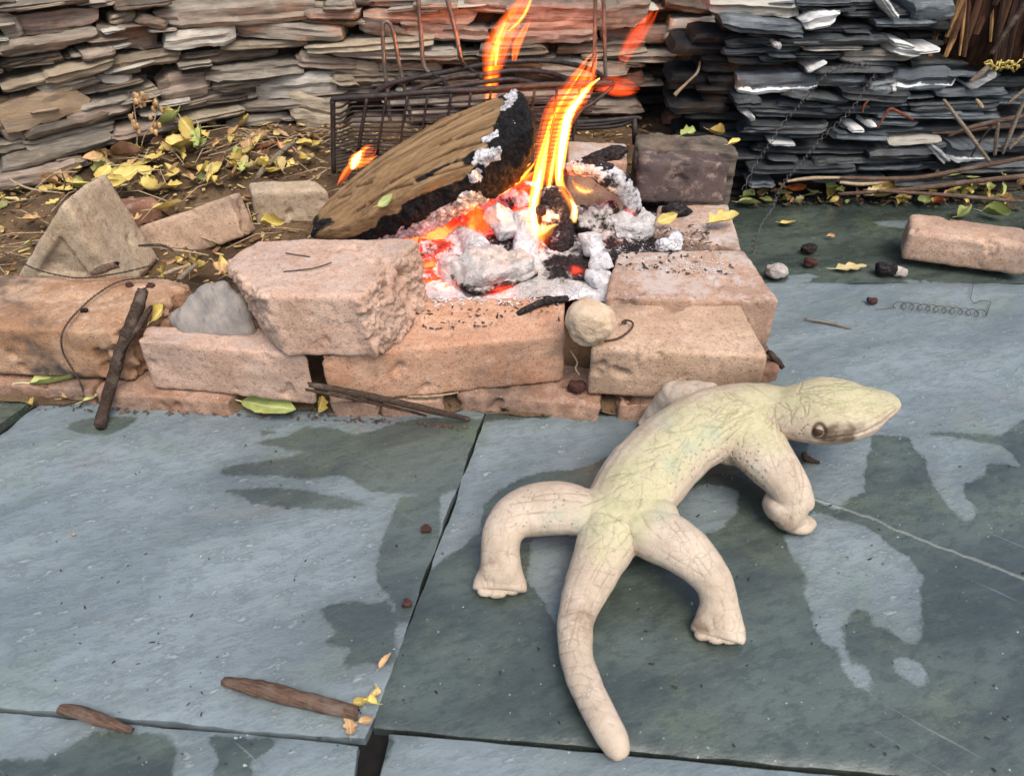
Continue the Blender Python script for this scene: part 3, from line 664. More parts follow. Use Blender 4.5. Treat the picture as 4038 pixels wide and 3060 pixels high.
# flat bricks under the right rack
zt = .188
tp = [at('d', 1060, 640, zt), at('d', 1818, 660, zt), at('d', 1815, 420, zt), at('d', 1060, 390, zt)]
finish_brick('brick', bevel_prism(tp, down(tp, .12), .005), ASHY, 'flat ashy brick behind the coals with charcoal flakes on it', 69)
# broken brick lying on top of the front row
zt = .198
tp = [at('4', 1640, 418, zt), at('5', 335, 735, zt), at('5', 520, 560, zt), at('5', 690, 400, zt), at('5', 680, 372, zt), at('4', 1600, 68, zt), at('4', 1400, 195, zt), at('4', 1500, 310, zt)]
ctr = sum(tp, Vector()) / len(tp)
bt = [p + dn * .089 for p in tp]
bt[0] += Vector((.012, -.004, 0)); bt[1] += Vector((.012, -.002, 0)); bt[2] += Vector((.02, -.03, 0)); bt[3] += Vector((.012, -.01, 0)); bt[6] += Vector((.02, 0, 0)); bt[7] += Vector((.02, -.01, 0))
finish_brick('brick', bevel_prism(tp, bt, .004, 1), PINKASH, 'broken brick with rough ends lying on top of the front row', 70, .0026, .0012,
             breaks=[(tp[2], (tp[3] - tp[1]).cross(Vector((0, 0, 1))), .0055), (tp[7], (tp[0] - tp[6]).cross(Vector((0, 0, 1))), .005)])
# triangular-looking brick stood on its corner, left
def box_frame(o, ex, ey, ez):
    return [o, o + ex, o + ex + ey, o + ey], [p + ez for p in (o, o + ex, o + ex + ey, o + ey)]
ap = atY('1', 385, 1250, 1.02); Ld = (atY('1', 60, 1800, 1.02) - ap); Rd = (atY('1', 690, 1690, 1.02) - ap)
ridge = atY('1', 600, 1200, 1.10) - ap; ridge = Vector((ridge.x, .125, ridge.z * .2))
A4 = [ap, ap + Rd * 1.32, ap + Rd * 1.32 + Ld * .8, ap + Ld * 1.05]
me = bevel_prism(A4, [p + ridge for p in A4], .006)
wedge = finish_brick('brick', me, bm_('beige'), 'beige brick balanced on its corner like a tent, far left', 71, .0035, chips=.4)
# its triangular frog, a shallow recess
fn_ = (Rd.cross(Ld)).normalized();
if fn_.y > 0: fn_ = -fn_
me = wedge.data; o_ = Vector(wedge['_o']); co, no = coords(me); Wc = co + np.array(o_); SCf = project(Wc)
tri = np.array([px('g', *p) for p in ((525, 560), (770, 900), (330, 880))]); w = sstep(4, -4, sd_poly(SCf, tri)) * np.clip((no @ np.array(fn_)) * 2 - .6, 0, 1)
setco(me, co - np.array(fn_) * (w * .007)[:, None])
# long brick tilted up to the right
a = atY('1', 800, 1440, 1.20); b = atY('1', 1415, 1222, 1.20); e = b - a
hgt = atY('1', 890, 1580, 1.19) - a; hgt = Vector((e.z * .35, -.02, -.066))
bx = e.cross(hgt).normalized() * .055
if bx.y < 0: bx = -bx
F4 = [a, b, b + hgt, a + hgt]
finish_brick('brick', bevel_prism(F4, [p + bx for p in F4], .005), bm_('tan'), 'long tan brick tilted up to the right, behind the tent-like brick', 72)
zt = .125
tp = [at('1', 1555, 1195, zt), at('1', 2055, 1180, zt), at('1', 1960, 1118, zt), at('1', 1540, 1128, zt)]
finish_brick('brick', bevel_prism(tp, down(tp, .075), .007), bm_('beige'), 'flat brick with a scorched face near the left end of the log', 73)
zt = .095
tp = [at('1', 700, 1300, zt), at('1', 990, 1260, zt), at('1', 960, 1215, zt), at('1', 690, 1240, zt)]
finish_brick('brick', bevel_prism(tp, down(tp, .05), .006), bm_('red'), 'low brown brick half buried in leaves behind the tent-like brick', 74)
# lone brick propped on the wet slab, far right
tl = at('3', 1500, 1440, .070); tr = at('3', 2300, 1545, .066)
t = (tr - tl); nb = Vector((-t.y, t.x, 0)).normalized() * .085
tp = [tl, tr, tr + nb + Vector((0, 0, -.002)), tl + nb + Vector((.012, 0, -.002))]
bt = [p + dn * .058 for p in tp]; bt[1] += Vector((0, 0, .0)); 
finish_brick('brick', bevel_prism(tp, bt, .009, 3), bm_('pink'), 'lone brick lying on the wet slab at the far right', 75, chips=1.2)
pb = blob((tl + t * .8 + nb * .5 + dn * .062)[:], (.03, .022, .008), 9)
tag(obj_from_mesh('flat_stone', mesh(*pb), stone_mat('k'), None), 'dark chip of slate propping up the lone brick', 'stone')

# ---- grey ash-clay clod and the pale pebble
m = Mat('grey_clay'); n1 = m.noise(30, 6, .6); n2 = m.noise(1, 4, .6, m.scale(m.rotz(m.pos, R(55)), (20, 220, 60)))
c = m.mix(m.mapr(n1, .3, .7), lin(140, 134, 128, .72), lin(176, 166, 154, .72)); c = m.mix(m.mapr(n2, .6, .75), c, lin(110, 104, 98, .72))
CLAY = m.done(c, .95, m.bump(m.math('ADD', n1, n2), .7, .003), .1)
zt = .132
zt = .158
tp = [at('4', 1060, 560, .114), at('4', 1150, 640, .110), at('4', 1400, 660, .110), at('4', 1580, 640, .112), at('4', 1500, 420, .155), at('4', 1400, 335, zt), at('4', 1270, 335, zt), at('4', 1200, 420, .14)]
me = bevel_prism(tp, [Vector((p.x, p.y + .01, .09)) for p in tp], .004); me = remesh(me, .003, 14, .5); co, no = coords(me)
setco(me, co + no * (fbm(co, 40, 5, 4) * .0035 + .004)[:, None])
tag(obj_from_mesh('ash_clod', me, CLAY), 'grey clod of ash clay tucked under the broken brick', 'clod')
m = Mat('pale_stone'); n1 = m.noise(45, 6, .65); n2 = m.noise(190, 4, .7)
c = m.mix(m.mapr(n1, .35, .65), lin(206, 178, 146, .72), lin(222, 200, 172, .72)); c = m.mix(m.math('MULTIPLY', m.mapr(n2, .58, .7), .6), c, lin(168, 138, 110, .72))
PALE = m.done(c, .85, m.bump(m.math('ADD', n1, n2), .8, .003), .2)
cp = at('5', 1775, 905, .138); u = mpp('5', cp)
bl = blob(cp, (u * 150, u * 120, u * 150), 31, 4, .14, rot=Matrix.Rotation(.4, 3, 'Y').to_quaternion())
b2 = blob(cp + Vector((u * 50, -u * 55, -u * 10)), (u * 100, u * 70, u * 85), 32, 3, .12)
me = remesh(mesh(*join([bl, b2])), .0022, 2); co, no = coords(me)
setco(me, co + no * (fbm(co, 60, 5, 12) * .0022 - np.clip(fbm(co, 30, 3, 2), 0, 1) * .003)[:, None])
tag(obj_from_mesh('pebble', me, PALE), 'pale beige stone wedged between the two right front bricks', 'stone')

# ================================================================== the lizard sculpture
def sec(f, l):
    out = []
    for q in l:
        x, y, z, hw = q[:4]; fl = q[4] if len(q) > 4 else .8
        p = at(f, x, y, z); r = hw * mpp(f, p); out.append((p.x, p.y, p.z, r, fl))
    return out
def limb(l, f='7', k=5, seg=20):
    s = spline(sec(f, l), k); P = [Vector(q[:3]) for q in s]
    V = []; F = []; n = len(P)
    for i in range(n):
        t = (P[min(i + 1, n - 1)] - P[max(i - 1, 0)]).normalized(); sd_ = t.cross(Vector((0, 0, 1)))
        sd_ = sd_.normalized() if sd_.length > .2 else Vector((1, 0, 0)); up = sd_.cross(t).normalized()
        for j in range(seg):
            a = 2 * math.pi * j / seg; V.append(P[i] + sd_ * math.cos(a) * s[i][3] + up * math.sin(a) * s[i][3] * s[i][4])
    for i in range(n - 1):
        for j in range(seg): F.append((i * seg + j, i * seg + (j + 1) % seg, (i + 1) * seg + (j + 1) % seg, (i + 1) * seg + j))
    F.append(tuple(range(seg))[::-1]); F.append(tuple((n - 1) * seg + j for j in range(seg)))
    return V, F
TAIL = [(832, 1748, .013, 30, .9), (805, 1695, .018, 56, .9), (735, 1560, .021, 66, .9), (668, 1420, .023, 66, .9), (630, 1300, .025, 68, .9), (632, 1180, .027, 73, .9), (660, 1060, .031, 86, .9), (706, 950, .036, 102, .85), (750, 850, .043, 122, .8), (790, 760, .05, 142, .75)]
BODY = [(760, 830, .042, 105, .75), (800, 740, .05, 150, .7), (850, 650, .054, 172, .7), (920, 550, .06, 182, .7), (1000, 460, .064, 178, .72), (1100, 372, .068, 172, .74), (1215, 305, .072, 166, .76), (1330, 262, .076, 152, .78), (1440, 248, .08, 136, .8), (1530, 250, .086, 124, .82), (1610, 250, .092, 142, .80), (1690, 246, .096, 165, .76), (1770, 238, .098, 166, .72), (1850, 228, .098, 146, .68), (1920, 216, .097, 106, .58), (1980, 207, .096, 72, .52), (2020, 202, .095, 38, .5)]
RL = [(760, 720, .05, 105), (660, 685, .052, 110), (560, 666, .053, 122), (450, 675, .051, 119), (360, 712, .05, 101), (313, 775, .045, 86), (302, 850, .034, 80, .85), (302, 925, .022, 88, .7), (300, 982, .0125, 110, .45), (298, 1022, .008, 114, .30)]
RR = [(880, 740, .052, 120), (990, 785, .056, 123), (1090, 840, .055, 115), (1170, 910, .05, 97), (1230, 985, .044, 81, .9), (1254, 1065, .032, 76, .85), (1258, 1140, .02, 94, .65), (1256, 1195, .012, 112, .42), (1250, 1228, .008, 112, .28)]
FRL = [(1340, 310, .07, 150, .72), (1420, 400, .066, 132, .75), (1490, 480, .06, 112, .8), (1545, 550, .052, 94, .85), (1570, 610, .04, 86, .85), (1568, 660, .027, 92, .8), (1582, 706, .014, 84, .5), (1615, 732, .008, 52, .35), (1655, 720, .006, 24, .3)]
FLL = [(1200, 215, .066, 110), (1110, 185, .064, 82), (1050, 190, .055, 66), (1010, 235, .036, 62), (970, 285, .018, 54, .8), (930, 322, .008, 40, .4)]
parts = [limb(q) for q in (TAIL, BODY, RL, RR, FRL, FLL)]
for x, y, z, hw in ((880, 705, .05, 150), (770, 700, .05, 128), (960, 740, .053, 125), (1330, 330, .066, 150), (1530, 655, .028, 70), (1075, 180, .06, 66), (1450, 400, .06, 100), (700, 690, .05, 100), (1020, 800, .053, 108), (1560, 700, .016, 60)):
    p = at('7', x, y, z); r = hw * mpp('7', p); parts.append(blob(p, (r, r, r * .8), 3, 3, .03))
# small toe lumps along the edges of the feet
for pts in ([(240, 1028), (290, 1036), (345, 1020)], [(1190, 1218), (1245, 1236), (1305, 1240)]):
    for x, y in pts:
        p = at('7', x, y, .008); r = 17 * mpp('7', p); parts.append(blob(p, (r * 2.1, r * 1.2, r * .7), 5, 2, .05))
me = remesh(mesh(*join(parts)), .00125, 7, .5)
co, no = coords(me); co = co + no * (fbm(co, 28, 4, 6) * .0013 + .0016)[:, None]
co[:, 2] = np.maximum(co[:, 2], .0025)
SC = project(co); camv = np.array([0, 0, CAM_H]) - co; camv /= np.linalg.norm(camv, axis=1)[:, None]; vis = np.clip((no * camv).sum(1) * 3, 0, 1)
def poly_d(lines):
    d = np.full(len(SC), 1e9)
    for ln in lines:
        for (x0, y0), (x1, y1) in zip(ln[:-1], ln[1:]):
            a = np.array((x0, y0)); e = np.array((x1, y1)) - a; L = e @ e
            bb = (SC[:, 0] > min(x0, x1) - 20) & (SC[:, 0] < max(x0, x1) + 20) & (SC[:, 1] > min(y0, y1) - 20) & (SC[:, 1] < max(y0, y1) + 20)
            w = SC[bb] - a; t = np.clip((w @ e) / max(L, 1e-6), 0, 1); d[bb] = np.minimum(d[bb], np.linalg.norm(w - t[:, None] * e, axis=1))
    return d
r = random.Random(3); lines = []
def ln(f, pts, wob=6):
    s = spline([px(f, *p) for p in pts], 5) if len(pts) > 2 else [px(f, *p) for p in pts]
    lines.append([(x + r.uniform(-wob, wob) * .3, y + r.uniform(-wob, wob) * .3) for x, y in s])
for p in ([(960, 450), (930, 560), (930, 700), (960, 850), (1010, 1000)], [(1010, 440), (1010, 560), (1040, 700), (1100, 800), (1180, 960), (1190, 1120), (1170, 1240)], [(1030, 560), (1060, 700), (1060, 830), (1030, 980)],
          [(1000, 470), (980, 620), (1030, 790), (1070, 860), (1140, 930), (1200, 1050), (1230, 1200)], [(780, 610), (740, 700), (725, 790)], [(830, 560), (700, 600), (600, 650), (500, 730)], [(930, 430), (800, 500), (650, 560), (520, 640)],
          [(1220, 350), (1230, 420), (1180, 500), (1140, 590)], [(1300, 430), (1290, 520), (1230, 560)], [(1230, 420), (1260, 470), (1270, 540)], [(1100, 420), (1140, 480), (1150, 600)], [(920, 560), (900, 680), (940, 740), (1010, 790)],
          [(1090, 1040), (1110, 1140), (1160, 1240)], [(1230, 980), (1260, 1100), (1240, 1230)], [(1150, 1260), (1160, 1350), (1130, 1440)], [(1230, 1250), (1220, 1350), (1240, 1420)],
          [(1200, 340), (1400, 420), (1650, 490), (1900, 500)], [(1180, 330), (1420, 330), (1700, 290), (1900, 300)], [(1240, 300), (1500, 250), (1750, 230)], [(1340, 330), (1450, 400), (1600, 440), (1750, 540)], [(1400, 440), (1560, 420), (1800, 380), (1960, 380)],
          [(1600, 480), (1700, 420), (1850, 300)], [(1480, 330), (1600, 250), (1700, 200)], [(1750, 420), (1850, 440), (2000, 400)], [(1500, 500), (1700, 560), (1800, 540)], [(1250, 200), (1230, 290), (1200, 340)],
          [(550, 430), (700, 430), (900, 400), (1100, 370)], [(300, 620), (500, 560), (720, 450)], [(420, 560), (560, 430), (760, 380)], [(640, 330), (700, 370)], [(560, 320), (620, 380)], [(480, 330), (540, 390)],
          [(1800, 600), (1950, 520), (2060, 440)], [(1740, 690), (1900, 600), (2040, 500)]): ln('j', p)
for p in ([(240, 980), (245, 1005)], [(270, 975), (272, 1010)], [(300, 975), (303, 1010)], [(225, 960), (235, 990)], [(335, 960), (345, 995)], [(1190, 1170), (1200, 1205)], [(1230, 1150), (1238, 1195)], [(1270, 1140), (1275, 1200)], [(1310, 1140), (1330, 1190)], [(1260, 1060), (1280, 1120), (1250, 1170)],
          [(340, 650), (500, 630), (660, 640)], [(420, 620), (560, 600), (700, 610)], [(300, 720), (420, 690), (560, 690)], [(330, 780), (345, 830), (325, 890)], [(250, 760), (240, 830)],
          [(1060, 720), (1120, 800), (1160, 880), (1220, 960)], [(1000, 700), (1080, 790), (1120, 870)], [(1140, 760), (1200, 850), (1230, 900)], [(1000, 850), (1080, 900), (1180, 960)], [(870, 640), (860, 720), (880, 800)], [(900, 660), (940, 740), (1000, 800)],
          [(760, 870), (690, 980), (640, 1120), (600, 1260)], [(860, 860), (760, 980), (700, 1100)], [(690, 860), (630, 980), (590, 1120)], [(800, 840), (720, 960), (670, 1090), (640, 1200), (650, 1300)]): ln('7', p)
# branching feather strokes along the back
for i in range(46):
    t = r.uniform(0, 1); sp = spline([(q[0], q[1]) for q in BODY[1:11]], 6); k_ = min(int(t * (len(sp) - 2)), len(sp) - 2); x, y = sp[k_]; dx, dy = sp[k_][0] - sp[k_ + 1][0], sp[k_][1] - sp[k_ + 1][1]
    L = math.hypot(dx, dy); a = math.atan2(dy, dx) + r.choice((-1, 1)) * r.uniform(.25, .75); ln_ = r.uniform(60, 190); x += r.uniform(-70, 70); y += r.uniform(-60, 60)
    ln('7', [(x, y), (x + math.cos(a) * ln_ * .5 + r.uniform(-12, 12), y + math.sin(a) * ln_ * .5 + r.uniform(-12, 12)), (x + math.cos(a) * ln_, y + math.sin(a) * ln_)])
for i in range(20):
    x = r.uniform(1560, 1980); y = r.uniform(110, 320); a = r.uniform(-.5, .4); q = r.uniform(50, 150); ln('7', [(x, y), (x + math.cos(a) * q * .5, y + math.sin(a) * q * .5 + r.uniform(-10, 10)), (x + math.cos(a) * q, y + math.sin(a) * q)])
# rings round the tail
for y, xl, xr in ((950, 600, 800), (1010, 590, 770), (1070, 578, 740), (1130, 565, 720), (1190, 552, 700), (1250, 548, 692), (1300, 555, 690), (1350, 560, 695), (1400, 572, 705), (1450, 585, 722), (1500, 600, 745), (1550, 622, 768), (1600, 645, 795)):
    ln('7', [(xl, y + 10), ((xl + xr) / 2, y - 14), (xr, y + 12)])
dl = poly_d(lines); scr = np.exp(-(dl / 2.4) ** 2) * vis
fade = .35 + .65 * sstep(-.35, .35, fbm(co, 60, 3, 77)); scr = scr * fade
dots = []
for x, y in ((380, 740), (360, 780), (330, 870), (390, 825), (440, 835), (480, 815), (545, 820), (630, 850), (700, 905), (650, 940), (765, 930), (800, 980), (850, 920), (705, 990), (755, 1010), (795, 1055), (860, 1025), (920, 1005), (895, 1070), (840, 1095), (905, 1145), (550, 910), (590, 930), (480, 910), (430, 925), (280, 890), (240, 885), (755, 855), (720, 800), (680, 775), (600, 740), (480, 740), (630, 650), (545, 635), (1270, 620), (1255, 640), (1250, 690), (1220, 690), (1240, 660), (1290, 610), (860, 840), (210, 930), (120, 1030)): dots.append(px('j', x, y))
for i in range(34): dots.append(px('7', r.uniform(1040, 1500), r.uniform(380, 590)))
for i in range(26): dots.append(px('7', r.uniform(300, 680), r.uniform(580, 760)))
dd = np.full(len(SC), 1e9)
for x, y in dots: dd = np.minimum(dd, np.hypot(SC[:, 0] - x, SC[:, 1] - y))
pit = np.exp(-(dd / 3.2) ** 4) * vis
ex, ey = px('j', 1392, 672); de = np.hypot((SC[:, 0] - ex) / 1.0, (SC[:, 1] - ey) / 1.25)
eye = np.exp(-((de - 24) / 6.5) ** 2) * vis; sock = np.exp(-(de / 26) ** 4) * vis
mth = poly_d([[px('j', *p) for p in ((2075, 470), (1950, 590), (1800, 670), (1700, 700), (1560, 715), (1470, 730))]]); mouth = np.exp(-(mth / 4.0) ** 2) * vis
co = co - no * (scr * .0010 + pit * .0018 + eye * .0040 + mouth * .0016 - sock * .0012)[:, None]
setco(me, co); attr(me, 'scr', np.clip(scr + mouth * .7, 0, 1)); attr(me, 'pit', pit)
cheek = np.array([px('j', *p) for p in ((1440, 640), (1560, 590), (1700, 600), (1800, 580), (1790, 640), (1700, 700), (1720, 740), (1560, 790), (1430, 770))])
chk = sstep(14, -14, sd_poly(SC, cheek)) * vis
attr(me, 'brown', np.clip(chk * (.5 + .9 * np.clip(fbm(co, 90, 3, 4) + .3, 0, 1)) + eye * 1.2, 0, 1))
spine = poly_d([[px('7', q[0], q[1]) for q in BODY[1:]]]); upn = np.clip(no[:, 2] * 1.3 - .15, 0, 1)
sp2 = np.full(len(SC), 1e9)
for q0, q1 in zip(BODY[1:-1], BODY[2:]):
    a = np.array(px('7', q0[0], q0[1])); e = np.array(px('7', q1[0], q1[1])) - a; w = SC - a; t = np.clip((w @ e) / (e @ e), 0, 1); sp2 = np.minimum(sp2, np.linalg.norm(w - t[:, None] * e, axis=1))
yel = sstep(190, 60, sp2 + 45 * fbm(co, 25, 3, 8)) * upn; attr(me, 'yellow', yel)
grn = np.zeros(len(SC))
for f, x, y, rad in (('j', 450, 690, 45), ('j', 270, 820, 42), ('j', 110, 960, 38), ('7', 530, 725, 55), ('7', 980, 940, 60), ('7', 650, 730, 40), ('7', 1000, 700, 34), ('j', 40, 560, 50), ('j', 860, 1010, 26)):
    x, y = px(f, x, y); grn = np.maximum(grn, np.exp(-(np.hypot(SC[:, 0] - x, SC[:, 1] - y) / rad) ** 2))
attr(me, 'green', grn * (.6 + .4 * fbm(co, 70, 3, 2)))
drt = np.zeros(len(SC))
for f, x, y, rad in (('7', 1190, 1180, 55), ('7', 660, 1150, 60), ('7', 230, 900, 60), ('7', 1560, 740, 40)):
    x, y = px(f, x, y); drt = np.maximum(drt, np.exp(-(np.hypot(SC[:, 0] - x, SC[:, 1] - y) / rad) ** 2))
attr(me, 'dirt', drt)
m = Mat('lizard_clay'); wv_ = m.N('VectorMath', operation='ADD'); m.put(wv_.inputs[0], m.pos); m.put(wv_.inputs[1], m.scale(m.noise(40, 3, .5, out='Color'), .016)); wvv = wv_.outputs[0]; n1 = m.noise(22, 5, .6); n2 = m.noise(220, 4, .65); n3 = m.noise(70, 5, .65)
c = m.mix(m.mapr(n1, .35, .65), lin(212, 194, 172, .76), lin(194, 175, 152, .76))
c = m.mix(m.math('MULTIPLY', m.attr('yellow'), .78), c, m.mix(m.mapr(n3, .35, .65), lin(182, 180, 134, .76), lin(208, 202, 156, .76)))
c = m.mix(m.math('MULTIPLY', m.mapr(n3, .48, .70), .5), c, lin(178, 160, 140, .74))
c = m.mix(m.math('MULTIPLY', m.attr('green'), .62, True), c, lin(158, 176, 158, .78))
c = m.mix(m.math('MULTIPLY', m.math('MULTIPLY', m.attr('dirt'), m.mapr(n3, .35, .6)), .7), c, lin(126, 100, 80, .78))
c = m.mix(m.math('MULTIPLY', m.attr('scr'), .44), c, lin(122, 108, 76, .7))
c = m.mix(m.math('MULTIPLY', m.attr('pit'), .6), c, lin(92, 66, 50, .7))
c = m.mix(m.math('MULTIPLY', m.attr('brown'), .85), c, lin(92, 72, 52, .7))
c = m.mix(m.math('MULTIPLY', m.math('MULTIPLY', m.mapr(m.voro(75, vec=wvv), .0, .035, 1, 0), m.mapr(m.noise(25, 3, .6), .34, .52)), .46), c, lin(132, 114, 88, .7))
c = m.mix(m.math('MULTIPLY', m.math('MULTIPLY', m.mapr(m.voro(170, vec=wvv), .0, .05, 1, 0), m.mapr(m.noise(18, 3, .6), .40, .56)), .34), c, lin(140, 122, 96, .7))
LIZ = m.done(c, .72, m.bump(m.math('ADD', n2, m.math('MULTIPLY', n3, 1.4)), .30, .0012), .3)
liz = obj_from_mesh('lizard_sculpture', me, LIZ); tag(liz, 'cream clay lizard sculpture with incised lines crawling across the slate patio', 'sculpture')
ec = co[np.argmin(np.hypot(SC[:, 0] - ex, SC[:, 1] - ey) - vis * 50)]
ev = blob(ec + np.array([.0005, .0025, -.001]), (.0050, .0050, .0050), 2, 3, .02)
EYE = plain_mat('eye_clay', lin(96, 74, 58, .7), lin(58, 42, 32, .7), 200, .85)  # brown clay darkened further, a hollow's shade put into the colour
obj_from_mesh('eye', mesh(*ev), EYE, liz)

UP = .022
def atu(f, x, y, z): return at(f, x, y, z + UP)
# ================================================================== fire: embers, coals, log, flames
HOT = [(atu('e', 330, 780, .07), .062, 1.0), (atu('e', 560, 900, .07), .03, .8), (atu('e', 900, 520, .09), .044, 1.0), (atu('e', 720, 430, .09), .03, 1.0), (atu('e', 1300, 230, .10), .05, .8), (atu('e', 480, 1330, .08), .018, .8), (atu('e', 300, 1200, .075), .045, .75),
       (atu('e', 1200, 1420, .08), .018, .6), (atu('d', 1250, 880, .15), .032, .7), (atu('f', 900, 500, .08), .02, .35), (atu('d', 1800, 1320, .10), .016, .45), (atu('d', 1480, 960, .14), .03, .6), (atu('f', 540, 850, .08), .01, .5), (atu('e', 1560, 900, .08), .022, .35), (atu('d', 700, 1500, .12), .03, .5)]
def heat(P):
    h = np.zeros(len(P))
    for p, r_, s in HOT: h = np.maximum(h, s * np.exp(-(np.linalg.norm(P - np.array(p), axis=1) / r_) ** 2))
    return h
m = Mat('coal_and_ash'); ash = m.attr('ash'); glow = m.attr('glow'); tint = m.attr('tint')
n1 = m.noise(60, 6, .65); n2 = m.noise(240, 4, .7); wv = m.N('VectorMath', operation='ADD'); m.put(wv.inputs[0], m.pos); m.put(wv.inputs[1], m.scale(m.noise(30, 3, .5, out='Color'), .02))
vr = m.voro(85, vec=wv.outputs[0]); vr2 = m.voro(210, vec=wv.outputs[0]); ck = m.math('MULTIPLY', m.mapr(vr, 0, .10), m.mapr(vr2, 0, .12, .55, 1.))
A = m.mapr(m.math('ADD', ash, m.math('MULTIPLY', m.math('SUBTRACT', n1, .5), .9)), .42, .60)
cc = m.mix(m.mapr(n2, .35, .65), lin(24, 21, 21), lin(52, 46, 46))
ac = m.mix(m.mapr(n1, .3, .7), lin(196, 192, 190, .8), lin(236, 234, 234, .84)); ac = m.mix(tint, ac, m.mix(m.mapr(n1, .3, .7), lin(150, 132, 112, .75), lin(190, 174, 152, .75)))
ac = m.mix(m.math('MULTIPLY', m.mapr(n2, .56, .7), .5), ac, lin(120, 114, 112, .75))
c = m.mix(A, cc, ac); c = m.mix(m.math('MULTIPLY', m.math('MULTIPLY', m.mapr(ck, .05, .45, .7, 0), m.mapr(m.noise(14, 3, .5), .50, .60)), m.math('SUBTRACT', 1.0, m.math('MULTIPLY', tint, .9))), c, lin(70, 62, 60))
c = m.mix(m.math('MULTIPLY', m.mapr(m.noise(1., 5, .7, m.scale(m.pos, (90, 90, 260))), .36, .46, 1, 0), .45), c, lin(96, 88, 86))
GG = m.math('MULTIPLY', glow, m.mapr(m.math('ADD', n1, m.math('MULTIPLY', glow, .35)), .36, .66))
ec_ = m.ramp(GG, [(0., (.35, .012, .002, 1)), (.45, (1., .04, .009, 1)), (.85, (1., .085, .016, 1)), (1., (1., .17, .035, 1))])
h = m.math('ADD', m.math('ADD', m.math('MULTIPLY', ck, .35), m.math('MULTIPLY', n1, 1.4)), m.math('MULTIPLY', n2, .4))
COAL = m.done(c, .92, m.bump(h, .8, .003), .12, ec_, m.math('MULTIPLY', GG, 1.7)); COAL.cycles.emission_sampling = 'NONE'
def coalify(me, seed, ash_up=.6, ash_all=0., tint=0., gl=1., amp=.0022, black_top=0.):
    co, no = coords(me); co = co + no * (fbm(co, 45, 5, seed) * amp + fbm(co, 160, 3, seed + 4) * amp * .3)[:, None]; setco(me, co); co, no = coords(me)
    a = ash_all + ash_up * np.clip(no[:, 2] * .5 + .5, 0, 1) + .18 * fbm(co, 22, 3, seed + 7)
    if black_top: a = a - black_top * sstep(.55, .85, no[:, 2] + .35 * fbm(co, 30, 3, seed))
    attr(me, 'ash', np.clip(a, 0, 1)); attr(me, 'tint', np.full(len(co), tint)); attr(me, 'glow', np.clip(heat(co) * gl * (1 - .55 * np.clip(no[:, 2], 0, 1)), 0, 1))
    return me
def ptube(pts, seg=14, k=5, mode='Y'):
    s = []
    for f, x, y, q, hw in pts:
        p = atY(f, x, y, q) if mode == 'Y' else at(f, x, y, q + UP); s.append((p.x, p.y, p.z, hw * mpp(f, p)))
    s = spline(s, k); return tube([q[:3] for q in s], [q[3] for q in s], seg)
def coal(label, parts, seed, vox=.0024, it=1, name='charred_wood', cat='charred wood', **kw):
    me = remesh(mesh(*join(parts)), vox, it); coalify(me, seed, **kw)
    return tag(obj_from_mesh(name, me, COAL), label, cat)
# ember and ash bed
nx, ny = 130, 110
X, Yg = np.meshgrid(np.linspace(-.30, .34, nx + 1), np.linspace(.922, 1.40, ny + 1)); X = X.ravel(); Yg = Yg.ravel()
P = np.stack([X, Yg, X * 0], 1); z = .097 + .016 * np.exp(-((X - .05) / .16) ** 2 - ((Yg - 1.12) / .14) ** 2) - .03 * sstep(1.22, 1.38, Yg) - .03 * sstep(-.12, -.26, X) - .02 * sstep(.24, .33, X)
P[:, 2] = z + fbm(P, 30, 5, 21) * .008 + np.abs(fbm(P, 90, 3, 5)) * .004
F = [(j * (nx + 1) + i, j * (nx + 1) + i + 1, (j + 1) * (nx + 1) + i + 1, (j + 1) * (nx + 1) + i) for j in range(ny) for i in range(nx)]
me = mesh(P, F); attr(me, 'ash', np.clip(.50 + .5 * sstep(.985, .935, Yg) + .25 * fbm(P, 16, 3, 3) - .35 * sstep(1.2, 1.3, Yg), 0, 1)); attr(me, 'tint', np.clip(.3 + fbm(P, 12, 2, 9), 0, 1) * .5); attr(me, 'glow', np.clip(heat(P) * 1.25, 0, 1))
tag(obj_from_mesh('ember_bed', me, COAL, base=(0, 1.15, .05)), 'bed of glowing embers and white ash inside the brick hearth', 'embers', kind='stuff')
coal('curved ash-white branch with blackened top, right side of the fire', [ptube([('d', 1040, 745, .165, 70), ('d', 1230, 735, .18, 105), ('d', 1450, 775, .182, 135), ('d', 1650, 890, .165, 150), ('d', 1800, 1040, .14, 140), ('d', 1880, 1190, .115, 115), ('d', 1890, 1300, .09, 70)], mode='z')], 11, name='burnt_branch', cat='burnt branch', ash_up=.15, ash_all=.55, black_top=.75, amp=.003)
coal('low fluffy heap of white ash under the curved branch', [chunk(atu('f', 1190, 320, .085), (.048, .035, .022), 4, 3, .3), chunk(atu('f', 1330, 190, .085), (.03, .03, .018), 5, 3, .3), chunk(atu('f', 1050, 400, .08), (.03, .025, .016), 6, 3, .3)], 12, name='ash_heap', cat='ash', ash_all=.75, ash_up=.2, tint=.25, amp=.006)
coal('upright charred log stub with a round knot, flames licking its sides', [ptube([('d', 890, 990, 1.125, 150), ('d', 895, 1120, 1.115, 215), ('d', 905, 1300, 1.10, 232), ('d', 930, 1500, 1.085, 215), ('e', 1900, 850, 1.07, 185), ('e', 1890, 1050, 1.06, 140), ('e', 1880, 1240, 1.05, 60)]),
      tube([atY('d', 735, 1270, 1.075), atY('d', 735, 1265, 1.05)], [72 * .316 * 1.15 / FPX, 66 * .316 * 1.15 / FPX], 14)], 13, .0024, 2, ash_up=.12, ash_all=.18, gl=.6, amp=.0016)
